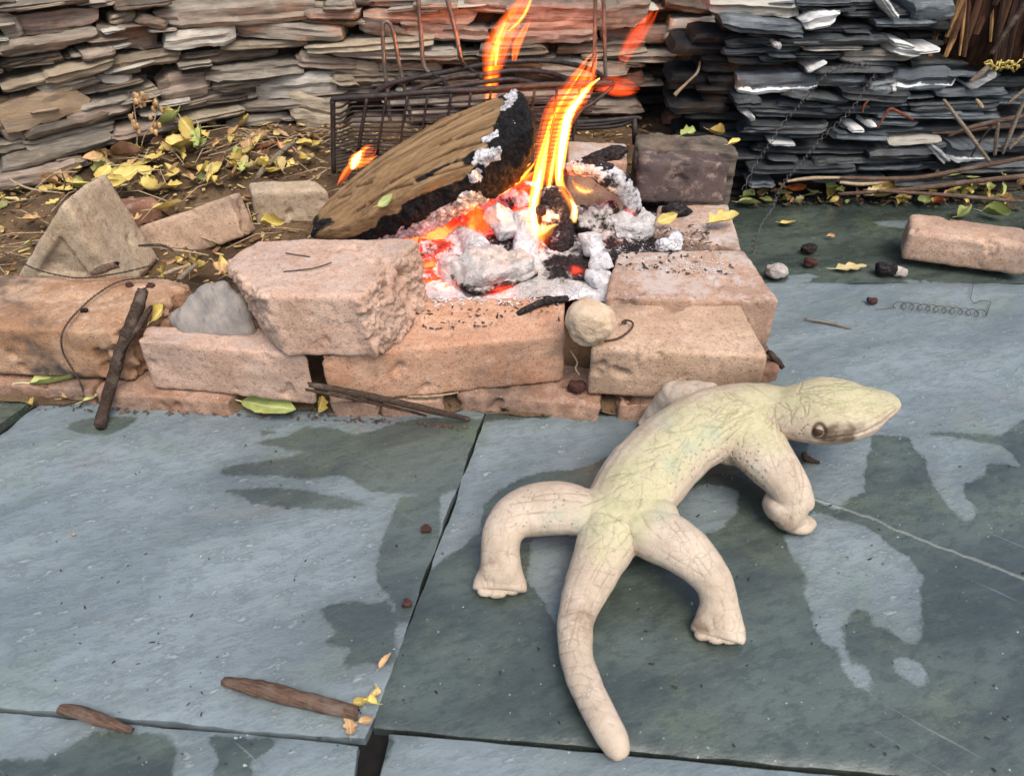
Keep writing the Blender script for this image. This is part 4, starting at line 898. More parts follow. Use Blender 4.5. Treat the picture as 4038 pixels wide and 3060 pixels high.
coal('white cracked block of burnt wood left of the upright stub', [chunk(atY('e', 1230, 470, 1.10), (.027, .03, .024), 21, 3, .12), chunk(atY('e', 1250, 640, 1.085), (.024, .026, .018), 22, 3, .12)], 14, ash_all=.55, ash_up=.4)
coal('pale crumbling column of ash beside the upright stub', [ptube([('e', 1460, 420, 1.10, 120), ('e', 1500, 640, 1.085, 150), ('e', 1500, 880, 1.06, 160), ('e', 1480, 1100, 1.03, 190), ('e', 1480, 1220, 1.01, 170)])], 15, ash_all=.72, ash_up=.25, amp=.003)
coal('short ash-grey stick end pointing at the viewer, above the rounded lump', [ptube([('e', 610, 660, 1.13, 90), ('e', 720, 730, 1.10, 120), ('e', 860, 840, 1.06, 150), ('e', 930, 895, 1.04, 150)]), ptube([('e', 560, 770, 1.10, 90), ('e', 700, 900, 1.07, 100), ('e', 860, 960, 1.045, 90)])], 16, .0024, 2, ash_all=.5, ash_up=.5, gl=.8)
coal('rounded tan lump of half-burnt wood at the front of the coals', [chunk(atu('e', 1010, 1170, .085), (.062, .045, .026), 31, 4, .10), chunk(atu('e', 1350, 1130, .085), (.034, .034, .022), 32, 3, .1), chunk(atu('e', 560, 1180, .082), (.018, .03, .022), 33, 3, .1)], 17, ash_all=.62, ash_up=.3, tint=.42, gl=.5, amp=.003)
coal('thin mauve twig burning below the rounded lump', [ptube([('e', 560, 1200, .085, 30), ('e', 640, 1290, .082, 45), ('e', 780, 1390, .083, 55), ('e', 950, 1410, .083, 52), ('e', 1250, 1340, .085, 48), ('e', 1640, 1190, .09, 40)], mode='z', seg=10)], 18, .002, 1, name='burning_twig', cat='twig', ash_all=.32, ash_up=.2, tint=.6, amp=.001)
coal('tall white flake of burnt bark right of the upright stub', [ptube([('f', 500, 400, 1.14, 45), ('f', 530, 560, 1.12, 60), ('f', 580, 740, 1.09, 70), ('f', 640, 880, 1.06, 70), ('f', 700, 990, 1.03, 80)])], 19, .0024, 2, ash_all=.75, ash_up=.2, amp=.0015)
coal('white ash-coated chunk right of the bark flake', [chunk(atu('f', 720, 500, .105), (.021, .02, .022), 41, 3, .15), chunk(atu('f', 860, 730, .09), (.022, .018, .014), 42, 3, .2), chunk(atu('f', 820, 940, .085), (.026, .02, .014), 43, 3, .2), chunk(atu('f', 940, 1040, .08), (.02, .012, .01), 44, 3, .2)], 20, ash_all=.7, ash_up=.3)
coal('mauve cracked embers behind the white chunk', [chunk(atu('f', 760, 170, .10), (.02, .02, .018), 51, 3, .15), chunk(atu('f', 920, 120, .105), (.022, .02, .02), 52, 3, .15), chunk(atu('f', 640, 280, .095), (.018, .02, .016), 53, 3, .2), chunk(atu('f', 900, 320, .095), (.022, .02, .016), 54, 3, .2), chunk(atu('f', 930, 480, .085), (.02, .016, .014), 55, 3, .2)], 22, name='embers', cat='embers', ash_all=.38, ash_up=.25, tint=.5)
coal('red-hot chunk showing behind the broken brick', [chunk(atu('e', 330, 900, .075), (.03, .03, .02), 61, 3, .2), chunk(atu('e', 230, 1080, .075), (.026, .026, .018), 62, 3, .2), chunk(atu('e', 320, 1270, .07), (.03, .02, .014), 63, 3, .2)], 23, name='embers', cat='embers', ash_all=.25, ash_up=.2, gl=1.7)
coal('glowing orange chunk between the big log and the white block', [chunk(atu('e', 620, 600, .09), (.026, .026, .02), 71, 3, .2), chunk(atu('e', 940, 560, .092), (.022, .024, .022), 72, 3, .2)], 24, name='embers', cat='embers', ash_all=.2, ash_up=.2, gl=1.6)
coal('pinkish glowing chunk under the charred end of the log', [chunk(atu('e', 1280, 250, .11), (.035, .03, .022), 81, 3, .2), chunk(atu('e', 1480, 230, .105), (.024, .024, .022), 82, 3, .2), chunk(atu('d', 560, 1090, .105), (.03, .02, .02), 83, 3, .2)], 25, name='embers', cat='embers', ash_all=.42, ash_up=.1, gl=1.3)
coal('frilled flake of grey ash on the right brick near the yellow leaf', [chunk(atu('f', 1700, 500, .108), (.022, .016, .010), 91, 3, .4), chunk(atu('f', 1800, 440, .106), (.012, .012, .008), 92, 3, .4)], 26, name='ash_flake', cat='ash', ash_all=.5, ash_up=.4, amp=.005)
coal('flat piece of black charcoal on the ashy back brick', [chunk(at('d', 1560, 580, .193), (.045, .016, .011), 93, 3, .4)], 27, name='charcoal_flake', cat='charcoal', ash_up=.15, gl=0.)
coal('dark charcoal slab lying by the foot of the sooty brick', [chunk(atu('f', 1820, 80, .104), (.026, .016, .011), 95, 3, .35)], 28, name='charcoal_flake', cat='charcoal', ash_up=.15, gl=0.)
coal('small bent charcoal stick on the widest front brick', [ptube([('5', 1330, 850, .088, 14), ('5', 1450, 790, .091, 22), ('5', 1530, 770, .093, 26), ('5', 1640, 755, .091, 20)], mode='z')], 29, .0018, 1, name='charcoal_stick', cat='charcoal', ash_up=.1, gl=0., amp=.001)
for i, (f, x, y, rr, lb) in enumerate((('6', 870, 125, .014, 'black charcoal lump on the wet slab right of the hearth'), ('6', 1360, 255, .018, 'charcoal lump beside the lone brick'), ('6', 1425, 268, .012, 'brown crumb against the lone brick'), ('6', 670, 275, .02, 'grey clod at the foot of the hearth on the slab'),
                              ('6', 1270, 453, .008, 'small dark seed on the pale stain of the dry slab'), ('6', 880, 215, .011, 'curled brown scrap on the wet slab'), ('8', 2095, 752, .0065, 'dark bud at the edge of the slab joint'), ('8', 2185, 372, .0065, 'dark red berry by the slab joint'), ('5', 1690, 1300, .012, 'dirt lump in the gap between the two right front bricks'),
                              ('g', 725, 1205, .006, 'black crumb on the far left brick'), ('g', 1122, 982, .0055, 'round brown seed on the far left brick, left one'), ('g', 1310, 985, .0065, 'round brown seed on the far left brick, right one'))):
    z0 = .112 if f == 'g' else (.03 if i == 8 else .002); p = at(f, x, y, z0 + rr * .5); b = blob(p, (rr, rr * .8, rr * .6), 300 + i, 3, .35)
    me = mesh(*b); coalify(me, 300 + i, ash_up=.25 if i in (2, 3) else .05, gl=0, tint=.8)
    if i in (2, 3): coalify(me, 3, ash_all=.5, tint=.6, gl=0)
    mt = COAL if i in (0, 1, 2, 3, 9) else plain_mat('seed', lin(48, 28, 24), lin(76, 46, 36), 200)
    tag(obj_from_mesh('crumb', me, mt), lb, 'crumb')

# ---- the big split log
ST = [((45, 1375), (70, 1430), (35, 1480)), ((200, 1195), (300, 1400), (260, 1510)), ((450, 985), (600, 1235), (520, 1495)), ((650, 860), (750, 1160), (670, 1480)), ((850, 745), (900, 1085), (820, 1420)), ((1080, 650), (1130, 970), (1080, 1280)), ((1210, 600), (1290, 890), (1230, 1220)), ((1330, 560), (1430, 800), (1340, 1130)), ((1390, 620), (1450, 840), (1410, 1000))]
V = []; F = []; NS = 20
rings = []
for i, (t_, m_, b_) in enumerate(ST):
    s = i / (len(ST) - 1); Y0 = 1.075 + .07 * s; th = .35 + .65 * min(1, s / .3)
    if i == len(ST) - 1: th = .6
    T = atY('2', *t_, Y0 + .035 * th); M_ = atY('2', *m_, Y0 - .055 * th); B = atY('2', *b_, Y0 - .02 * th); K = (T + B) / 2 + Vector((0, .075 * th, -.015 * th))
    cpt = (T + M_ + B + K) / 4; base = [T, T.lerp(M_, .33) + Vector((0, -.004, .006)) * th, T.lerp(M_, .66) + Vector((0, -.005, .005)) * th, M_, M_.lerp(B, .5) + Vector((0, -.010, -.004)) * th, B, B.lerp(K, .5) + Vector((0, .01, -.012)) * th, K, K.lerp(T, .5) + Vector((0, .012, .008)) * th]
    rings.append([tuple(p) for p in base])
nb = len(rings[0]); cols = [spline([rings[i][k] for i in range(len(ST))], 5) for k in range(nb)]; nst = len(cols[0])
V = [cols[k][i] for i in range(nst) for k in range(nb)]
F = [(i * nb + k, i * nb + (k + 1) % nb, (i + 1) * nb + (k + 1) % nb, (i + 1) * nb + k) for i in range(nst - 1) for k in range(nb)]
F.append(tuple(range(nb))[::-1]); F.append(tuple((nst - 1) * nb + k for k in range(nb)))
me = remesh(mesh(V, F), .0022, 5); co, no = coords(me); SCl = project(co)
A0 = np.array(atY('2', 200, 1400, 1.075)); B0 = np.array(atY('2', 1330, 860, 1.145)); ax = (B0 - A0) / np.linalg.norm(B0 - A0); e1 = np.cross(ax, (0, 0, 1)); e1 /= np.linalg.norm(e1); e2 = np.cross(ax, e1)
lc = np.stack([(co - A0) @ ax, (co - A0) @ e1, (co - A0) @ e2], 1)
vis = ((no * ((np.array([0, 0, CAM_H]) - co))).sum(1) > -.05).astype(float)
pp = lambda pts: np.array([px('2', *p) for p in pts])
ns_ = 14 * fbm(lc * np.array([.25, 1, 1]), 90, 4, 3) + 10 * fbm(lc, 30, 3, 8)
chp = sstep(16, -16, sd_poly(SCl, pp([(430, 1400), (560, 1330), (700, 1240), (850, 1160), (1000, 1110), (1120, 1010), (1140, 900), (1190, 780), (1230, 680), (1240, 560), (1300, 500), (1600, 500), (1600, 1400), (1100, 1400), (450, 1600), (250, 1500)])) + ns_)
st2 = sstep(12, -12, sd_poly(SCl, pp([(700, 1120), (800, 1050), (950, 990), (1100, 940), (1100, 1010), (900, 1040), (760, 1110)])) + ns_) * .75
tip = sstep(20, -20, sd_poly(SCl, pp([(20, 1380), (120, 1340), (180, 1380), (120, 1440), (60, 1500), (0, 1500)])) + ns_) * .8
char = np.maximum(np.maximum(chp, st2), tip); char = np.where(vis > 0, char, np.maximum(char, .85))
af = 12 * fbm(lc, 110, 4, 13)
ashm = np.zeros(len(co))
for pl in ([(420, 1510), (550, 1455), (670, 1405), (790, 1340), (910, 1265), (1010, 1200), (1100, 1195), (1140, 1240), (1000, 1330), (860, 1420), (700, 1500), (560, 1520)], [(1060, 960), (1140, 925), (1210, 930), (1215, 990), (1130, 1030), (1060, 1020)], [(1285, 560), (1335, 560), (1320, 610), (1270, 680), (1235, 680)], [(1120, 870), (1200, 820), (1215, 860), (1150, 900)], [(1010, 1080), (1080, 1060), (1110, 1110), (1040, 1140)]):
    ashm = np.maximum(ashm, sstep(14, -10, sd_poly(SCl, pp(pl)) + af))
grain = fbm(lc * np.array([.05, 1, 1]), 120, 4, 2); coarse = fbm(lc * np.array([.2, 1, 1]), 28, 3, 5)
crk = np.clip(np.abs(fbm(lc * np.array([.10, 1, 1]), 38, 3, 31)) * 0, 0, 1)
cl = [[px('b', *p) for p in q] for q in ([(960, 1190), (1130, 1090), (1300, 990), (1500, 910), (1650, 830), (1900, 770), (2080, 700)], [(1420, 572), (1560, 520), (1750, 390)], [(1700, 690), (1950, 590), (2212, 500)], [(440, 1290), (560, 1250), (640, 1225)], [(230, 1425), (380, 1370)], [(620, 1500), (760, 1390), (920, 1310), (1160, 1255)], [(1180, 1170), (1400, 1140), (1700, 1060), (1900, 1010)], [(870, 1240), (1000, 1160)], [(460, 1580), (560, 1530)], [(1500, 760), (1620, 700)], [(2010, 380), (2150, 330)])]
for q in cl:
    for (x0, y0), (x1, y1) in zip(q[:-1], q[1:]):
        a_ = np.array((x0, y0)); e_ = np.array((x1, y1)) - a_; w_ = SCl + 2.5 * np.stack([fbm(lc, 90, 2, 7), fbm(lc, 90, 2, 9)], 1) - a_; t_ = np.clip((w_ @ e_) / (e_ @ e_), 0, 1); dd_ = np.linalg.norm(w_ - t_[:, None] * e_, axis=1); crk = np.maximum(crk, np.exp(-(dd_ / 3.6) ** 2) * vis)
d = grain * .0006 + coarse * .0006 - crk * .0045 * (1 - ashm)
al = fbm(lc * np.array([1.0, .7, .7]), 55, 4, 44); d = d + char * (np.abs(al) * .006 - .002) + ashm * np.abs(fbm(lc, 120, 3, 6)) * .004
setco(me, co + no * d[:, None]); attr(me, 'char', char); attr(me, 'ash', ashm); attr(me, 'crk', crk); vattr(me, 'lc', lc)
m = Mat('split_log'); lcn = m.attr('lc', 'Vector'); g1 = m.noise(1, 6, .65, m.scale(lcn, (7, 150, 150)), .1); g2 = m.noise(1, 5, .6, m.scale(lcn, (5, 26, 26))); g3 = m.noise(1, 4, .6, m.scale(lcn, (60, 420, 420))); n2 = m.noise(180, 4, .7)
w = m.mix(m.mapr(g1, .27, .72), lin(96, 72, 47, .74), lin(168, 135, 96, .74)); w = m.mix(m.math('MULTIPLY', m.mapr(g2, .45, .7), .55), w, lin(130, 98, 66, .74)); w = m.mix(m.math('MULTIPLY', m.mapr(g3, .55, .7), .35), w, lin(190, 162, 124, .74))
w = m.mix(m.math('MULTIPLY', m.attr('crk'), .8), w, lin(50, 32, 18))
ck = m.mapr(m.voro(70, vec=m.scale(lcn, (1.0, .8, .8))), 0, .07)
cc = m.mix(m.mapr(n2, .35, .65), lin(9, 8, 8), lin(30, 28, 28)); cc = m.mix(m.mapr(ck, 0, 1, .6, 0), cc, lin(10, 9, 9))
aa = m.mix(m.mapr(m.noise(90, 5, .7), .35, .65), lin(150, 146, 144, .8), lin(228, 226, 226, .8)); aa = m.mix(m.mapr(m.voro(150), 0, .05, .6, 0), aa, lin(60, 56, 56))
c = m.mix(m.mapr(m.math('ADD', m.attr('char'), m.math('MULTIPLY', m.math('SUBTRACT', g1, .5), .5)), .35, .62), w, cc); c = m.mix(m.mapr(m.math('ADD', m.attr('ash'), m.math('MULTIPLY', m.math('SUBTRACT', n2, .5), .8)), .38, .58), c, aa)
fl = m.mapr(m.noise(150, 3, .6), .72, .75); c = m.mix(m.math('MULTIPLY', fl, .8), c, lin(220, 214, 208, .8))
h = m.math('ADD', m.math('ADD', m.math('MULTIPLY', g1, 1.), m.math('MULTIPLY', g3, .4)), m.math('ADD', m.math('MULTIPLY', m.math('MULTIPLY', ck, m.attr('char')), .8), m.math('MULTIPLY', n2, .3)))
LOG = m.done(c, .85, m.bump(h, .6, .0024), .2)
tag(obj_from_mesh('split_log', me, LOG), 'big split log, brown on top and charred at its right end, lying across the fire', 'log')

# ---- flames (emitting gas volumes)
FM = {}
def flame_mat(k):
    if k in FM: return FM[k]
    col, st = {'core': ((1., .60, .16, 1), 9.), 'yellow': ((1., .38, .045, 1), 4.4), 'orange': ((1., .17, .010, 1), 2.1), 'veil': ((1., .11, .008, 1), .8), 'faint': ((1., .08, .012, 1), .22)}[k]
    mt = bpy.data.materials.new('flame_' + k); mt.use_nodes = True; nt = mt.node_tree; nt.nodes.clear()
    o = nt.nodes.new('ShaderNodeOutputMaterial'); e = nt.nodes.new('ShaderNodeEmission'); e.inputs[0].default_value = col; e.inputs[1].default_value = st
    nt.links.new(e.outputs[0], o.inputs['Volume']); mt.cycles.emission_sampling = 'NONE'; FM[k] = mt; return mt
fire = thing('fire', atY('d', 900, 1500, 1.10)[:], 'main fire, tall yellow and orange flames rising from the coals', 'fire')
small = thing('fire', atY('b', 470, 1040, 1.24)[:], 'small yellow flame behind the left half of the log', 'fire')
def flame(k, pts, parent=None, thick=1.0, seg=12):
    o_ = None
    for sc_ in (1.2, .8, .42): o_ = flame1(k, [q[:4] + (q[4] * sc_,) for q in pts], o_ if False else parent, thick, seg)
def flame1(k, pts, parent=None, thick=1.0, seg=12):
    parent = parent or fire
    s = []
    for f, x, y, Y, hw in pts:
        p = atY(f, x, y, Y); s.append((p.x, p.y, p.z, hw * mpp(f, p)))
    s = spline(s, 6); P = [q[:3] for q in s]; rad = [max(q[3], .0002) for q in s]
    V = []; n = len(P); F = []
    for i in range(n):
        t = (Vector(P[min(i + 1, n - 1)]) - Vector(P[max(i - 1, 0)])).normalized(); sd_ = t.cross(Vector((0, 1, 0))).normalized(); up = sd_.cross(t)
        for j in range(seg):
            a = 2 * math.pi * j / seg; V.append(Vector(P[i]) + sd_ * math.cos(a) * rad[i] + up * math.sin(a) * min(rad[i] * thick, .012))
    F = [(i * seg + j, i * seg + (j + 1) % seg, (i + 1) * seg + (j + 1) % seg, (i + 1) * seg + j) for i in range(n - 1) for j in range(seg)]
    F.append(tuple(range(seg))[::-1]); F.append(tuple((n - 1) * seg + j for j in range(seg)))
    obj_from_mesh('flame_tongue', mesh(V, F), flame_mat(k), parent)
rv_ = random.Random(12)
def veil(k, pts, parent=None, n=9):
    for i in range(n):
        off = rv_.uniform(-.8, .8); w = rv_.uniform(.16, .42) * (1.15 - abs(off) * .6); a = rv_.uniform(0, .25) if len(pts) > 4 else 0; b = rv_.uniform(.7, 1.0); q = []
        S = [(px(p[0], p[1], p[2]), p[3], p[4] * FR[p[0]][2]) for p in pts]; m_ = len(S); D = spline([(*g_[0], g_[1], g_[2]) for g_ in S], 4); D = D[int(a * len(D)):max(int(b * len(D)), int(a * len(D)) + 4)]
        for j, (x, y, Y, hw) in enumerate(D):
            x2, y2 = D[min(j + 1, len(D) - 1)][:2]; x1, y1 = D[max(j - 1, 0)][:2]; L = math.hypot(x2 - x1, y2 - y1) or 1; t = j / (len(D) - 1); tap = max(.02, math.sin(math.pi * (.08 + .92 * t)) ** .6)
            q.append(('s', x - (y2 - y1) / L * hw * off, y + (x2 - x1) / L * hw * off, Y + rv_.uniform(-.002, .002), max(hw * w * tap, .3)))
        for sc_ in (1.5, .7): flame1(k, [g_[:4] + (g_[4] * sc_,) for g_ in q[::2] + ([q[-1]] if len(q) % 2 == 0 else [])], parent, 1.0, 8)
# left streak
veil('orange', [('d', 720, 1560, 1.07, 60), ('d', 645, 1350, 1.06, 70), ('d', 655, 1150, 1.06, 75), ('d', 700, 900, 1.07, 70), ('d', 750, 650, 1.09, 62), ('d', 810, 400, 1.11, 46), ('d', 870, 180, 1.13, 30), ('d', 940, 0, 1.15, 6)])
flame('yellow', [('d', 760, 1600, 1.065, 40), ('d', 640, 1330, 1.055, 48), ('d', 665, 1150, 1.055, 52), ('d', 710, 900, 1.065, 46), ('d', 760, 680, 1.085, 34), ('d', 810, 450, 1.105, 16), ('d', 840, 300, 1.12, 3)])
flame('core', [('d', 680, 1480, 1.05, 20), ('d', 640, 1330, 1.05, 34), ('d', 668, 1130, 1.05, 36), ('d', 705, 920, 1.06, 22), ('d', 735, 760, 1.07, 4)])
# bright pool at the foot of the stub
flame('yellow', [('d', 640, 1400, 1.04, 20), ('d', 690, 1520, 1.04, 75), ('d', 780, 1530, 1.035, 80), ('d', 870, 1470, 1.03, 36), ('d', 950, 1440, 1.03, 4)])
flame('core', [('d', 630, 1380, 1.035, 16), ('d', 690, 1490, 1.035, 52), ('d', 760, 1510, 1.03, 50), ('d', 850, 1470, 1.03, 20), ('d', 920, 1440, 1.03, 3)])
veil('veil', [('d', 560, 1300, 1.03, 30), ('d', 600, 1500, 1.02, 110), ('e', 1640, 760, 1.0, 150), ('e', 1660, 950, .99, 60), ('e', 1660, 1010, .99, 6)])
# right streak
veil('orange', [('d', 1160, 1440, 1.07, 16), ('d', 1150, 1250, 1.07, 60), ('d', 1050, 1080, 1.08, 62), ('d', 970, 900, 1.10, 58), ('d', 980, 650, 1.12, 66), ('d', 1020, 350, 1.15, 80), ('d', 1080, 80, 1.17, 76), ('c', 1210, 1230, 1.19, 66), ('c', 1360, 1070, 1.21, 50), ('c', 1500, 970, 1.22, 26), ('c', 1600, 920, 1.23, 4)])
flame('yellow', [('d', 1150, 1400, 1.06, 30), ('d', 1140, 1240, 1.06, 44), ('d', 1050, 1080, 1.07, 30), ('d', 965, 900, 1.09, 36), ('d', 985, 650, 1.11, 44), ('d', 1025, 350, 1.14, 50), ('d', 1085, 80, 1.16, 46), ('c', 1210, 1250, 1.18, 36), ('c', 1340, 1080, 1.2, 22), ('c', 1470, 980, 1.21, 5)])
flame('core', [('d', 1140, 1360, 1.05, 40), ('d', 1150, 1230, 1.05, 24), ('d', 1100, 1130, 1.06, 5)])
flame('core', [('d', 960, 900, 1.08, 5), ('d', 980, 650, 1.10, 22), ('d', 1022, 350, 1.13, 36), ('d', 1080, 90, 1.15, 34), ('c', 1200, 1260, 1.17, 22), ('c', 1300, 1130, 1.18, 5)])
# middle streaks and orange veil
flame('orange', [('d', 830, 1000, 1.10, 30), ('d', 860, 800, 1.11, 40), ('d', 910, 550, 1.13, 32), ('d', 950, 300, 1.15, 18), ('d', 980, 150, 1.16, 3)])
flame('yellow', [('d', 835, 980, 1.095, 12), ('d', 865, 800, 1.105, 16), ('d', 905, 560, 1.125, 10), ('d', 930, 400, 1.14, 2)])
veil('veil', [('d', 760, 1000, 1.11, 100), ('d', 800, 700, 1.12, 170), ('d', 880, 400, 1.14, 190), ('d', 960, 100, 1.16, 190), ('c', 1060, 1300, 1.18, 190), ('c', 1230, 1050, 1.21, 170), ('c', 1340, 820, 1.23, 110), ('c', 1420, 660, 1.24, 40), ('c', 1450, 560, 1.25, 5)])
flame('orange', [('d', 800, 480, 1.13, 16), ('d', 850, 200, 1.15, 26), ('c', 960, 1330, 1.18, 26), ('c', 1080, 1140, 1.2, 18), ('c', 1200, 960, 1.22, 10), ('c', 1290, 820, 1.23, 2)])
veil('faint', [('c', 1400, 1090, 1.22, 60), ('c', 1550, 1060, 1.23, 110), ('c', 1720, 1090, 1.24, 120), ('c', 1880, 1110, 1.25, 90), ('c', 1990, 1120, 1.25, 20)])  # faint red smear of glow added beside the flames, no separate tongue
# back flames against the wall
veil('veil', [('c', 60, 1500, 1.40, 90), ('c', 120, 1180, 1.42, 110), ('c', 130, 950, 1.42, 130), ('c', 190, 650, 1.42, 190), ('c', 300, 400, 1.42, 170), ('c', 420, 180, 1.42, 120), ('c', 560, -60, 1.42, 80), ('c', 660, -300, 1.42, 10)])
veil('orange', [('c', 80, 1450, 1.40, 60), ('c', 120, 1100, 1.41, 60), ('c', 150, 800, 1.41, 75), ('c', 220, 520, 1.41, 60), ('c', 320, 280, 1.41, 38), ('c', 420, 60, 1.41, 8)], None, 4)
veil('orange', [('c', 300, 420, 1.41, 12), ('c', 480, 250, 1.41, 26), ('c', 580, 70, 1.41, 26), ('c', 640, -120, 1.41, 18), ('c', 700, -300, 1.41, 3)], None, 4)
flame('yellow', [('c', 170, 820, 1.40, 8), ('c', 190, 640, 1.40, 16), ('c', 220, 500, 1.40, 4)])
veil('veil', [('c', 400, 760, 1.43, 40), ('c', 440, 560, 1.43, 60), ('c', 540, 360, 1.43, 40), ('c', 640, 160, 1.43, 5)])
veil('faint', [('c', 1720, 830, 1.45, 60), ('c', 1800, 640, 1.45, 110), ('c', 1950, 420, 1.45, 120), ('c', 2100, 200, 1.45, 90), ('c', 2250, -20, 1.45, 20)])

# crescent on the branch, petals among the coals
flame('yellow', [('d', 1130, 900, 1.22, 6), ('d', 1180, 980, 1.22, 26), ('d', 1260, 1025, 1.22, 34), ('d', 1340, 1030, 1.22, 22), ('d', 1390, 1015, 1.22, 3)])
flame('core', [('d', 1170, 970, 1.215, 8), ('d', 1250, 1025, 1.215, 22), ('d', 1330, 1030, 1.215, 14), ('d', 1375, 1018, 1.215, 3)])
veil('orange', [('d', 120, 1085, 1.10, 5), ('d', 250, 1040, 1.10, 34), ('d', 380, 920, 1.11, 56), ('d', 500, 800, 1.12, 60), ('d', 620, 680, 1.13, 40), ('d', 700, 560, 1.14, 5)])
veil('veil', [('d', 200, 1120, 1.09, 20), ('d', 380, 1020, 1.09, 90), ('d', 560, 920, 1.09, 120), ('d', 660, 820, 1.1, 60), ('d', 690, 740, 1.1, 8)])
flame('orange', [('e', 800, 660, 1.07, 20), ('e', 850, 540, 1.07, 80), ('e', 870, 430, 1.08, 70), ('e', 840, 340, 1.09, 26), ('e', 790, 310, 1.10, 4)])
flame('orange', [('e', 940, 680, 1.07, 30), ('e', 960, 560, 1.07, 80), ('e', 930, 440, 1.08, 50), ('e', 890, 360, 1.09, 5)])
flame('orange', [('e', 640, 400, 1.08, 5), ('e', 690, 370, 1.08, 44), ('e', 760, 350, 1.08, 40), ('e', 850, 350, 1.08, 5)])
veil('veil', [('e', 140, 760, 1.05, 20), ('e', 260, 760, 1.05, 120), ('e', 420, 760, 1.05, 130), ('e', 560, 760, 1.06, 60), ('e', 640, 740, 1.06, 6)])
# small flame behind the log
veil('orange', [('b', 420, 1090, 1.23, 30), ('b', 430, 1000, 1.23, 75), ('b', 480, 920, 1.23, 70), ('b', 540, 850, 1.24, 36), ('b', 600, 790, 1.25, 5)], small)
flame('core', [('b', 410, 1060, 1.225, 16), ('b', 440, 980, 1.225, 40), ('b', 485, 900, 1.225, 30), ('b', 520, 840, 1.23, 4)], small)
flame('orange', [('b', 480, 1000, 1.22, 50), ('b', 590, 970, 1.22, 34), ('b', 660, 930, 1.22, 14), ('b', 720, 905, 1.22, 3)], small)
veil('veil', [('b', 200, 1330, 1.22, 6), ('b', 270, 1210, 1.22, 40), ('b', 350, 1090, 1.22, 50), ('b', 430, 980, 1.23, 40), ('b', 620, 840, 1.24, 110), ('b', 690, 760, 1.25, 20)], small)

# ================================================================== wire grill behind the log
m = Mat('scorched_iron'); n1 = m.noise(90, 5, .65); c = m.mix(m.mapr(n1, .35, .65), lin(40, 35, 34), lin(72, 64, 59, .8)); IRON = m.done(c, .6, m.bump(n1, .3, .0006), .4)
m.put(m.b.inputs['Metallic'], .35)
m2 = Mat('handle_wire'); n1 = m2.noise(70, 4, .6); IRON2 = m2.done(m2.mix(m2.mapr(n1, .35, .65), lin(96, 86, 78, .8), lin(132, 120, 108, .8)), .5, None, .4); m2.put(m2.b.inputs['Metallic'], .4)
GY = 1.33
gp = atY('b', 175, 1110, GY)
grill = thing('wire_grill', (gp.x + .2, GY, .08), 'blackened wire fire grill with tall loop handles behind the log', 'grill')
def rod(name, pts, r_, mat=None, seg=8, k=5, parent=None):
    s = spline(pts, k) if len(pts) > 2 else pts
    return obj_from_mesh(name, mesh(*tube(s, r_, seg)), mat or IRON, parent or grill)
B_ = lambda x, y, Y=GY: atY('b', x, y, Y)
topb = [atY('a', 165, 1245, GY), atY('a', 230, 1232, GY), atY('a', 850, 1192, GY), atY('a', 1500, 1145, GY), atY('c', 0, 1122, GY), atY('c', 700, 1065, GY), atY('c', 1450, 1042, GY), atY('c', 1620, 1040, GY)]
rod('top_bar', topb, .0052)
rod('corner_post', [atY('a', 165, 1245, GY), B_(170, 600), B_(178, 1115)], .0046)
rod('end_bar', [atY('c', 1640, 1040, GY), atY('c', 1600, 1110, GY), atY('c', 1420, 1260, GY - .01), atY('c', 1230, 1390, GY - .015), atY('c', 1110, 1560, GY - .02)], .0036)
left = [300, 375, 440, 495, 560, 612, 662, 705, 745, 790, 835, 875, 915, 955, 1000, 1045]; mid = [212, 288, 348, 412, 480, 548, 592, 645, 690, 735, 780, 826, 870, 912, 958, 1005]; rgt = [178, 262, 322, 388, 470, 545, 604, 655, 698, 745, 790, 836, 880, 924, 970, 1015]
for i in range(16):
    xr = 3580 - i * 46; yr = rgt[i] - 150 + i * 7
    rod('cross_rod', [B_(180, left[i] + 4), B_(270, left[i] - 4), B_(400, mid[i] + 8), B_(520, mid[i]), B_(1300, rgt[i]), B_(2200, (rgt[i] + yr) / 2 + 6), B_(xr, yr)], .0019, None, 6, 3)
for x in (590, 830, 1095, 1345, 1640, 1885, 2135, 2400, 2680, 2960, 3240):
    yt = 190 - (x - 590) * .058
    rod('upright_rod', [B_(x, yt, GY - .003), B_(x - 45, 450, GY - .004), B_(x - 115, 880, GY - .004)], .0023 if x > 600 else .0034, None, 6, 3)
zt = topb[2].z
Z_ = lambda f, x, y: at(f, x, y, zt)
rod('curved_bar', [Z_('a', 650, 1190), Z_('a', 850, 1062), Z_('a', 1130, 985), Z_('a', 1560, 905), Z_('a', 1900, 835), Z_('c', 100, 800), Z_('c', 430, 768), Z_('c', 850, 765), Z_('c', 1200, 822), Z_('c', 1420, 902), Z_('c', 1520, 980), Z_('c', 1620, 1040)], .0050)
rod('curved_bar', [Z_('a', 1110, 1155), Z_('a', 1350, 1052), Z_('a', 1700, 962), Z_('c', 0, 935), Z_('c', 400, 882), Z_('c', 750, 897), Z_('c', 1000, 960), Z_('c', 1140, 1040)], .0048)
rod('curved_bar', [Z_('a', 1480, 1130), Z_('a', 1700, 1075), Z_('c', 0, 1030), Z_('c', 350, 992), Z_('c', 600, 1030), Z_('c', 740, 1080)], .0045)
rod('link', [Z_('a', 1370, 920), Z_('a', 1500, 985), Z_('a', 1620, 1095)], .0038)
rod('link', [Z_('a', 1810, 825), Z_('a', 1930, 910), Z_('a', 2020, 980)], .0038)
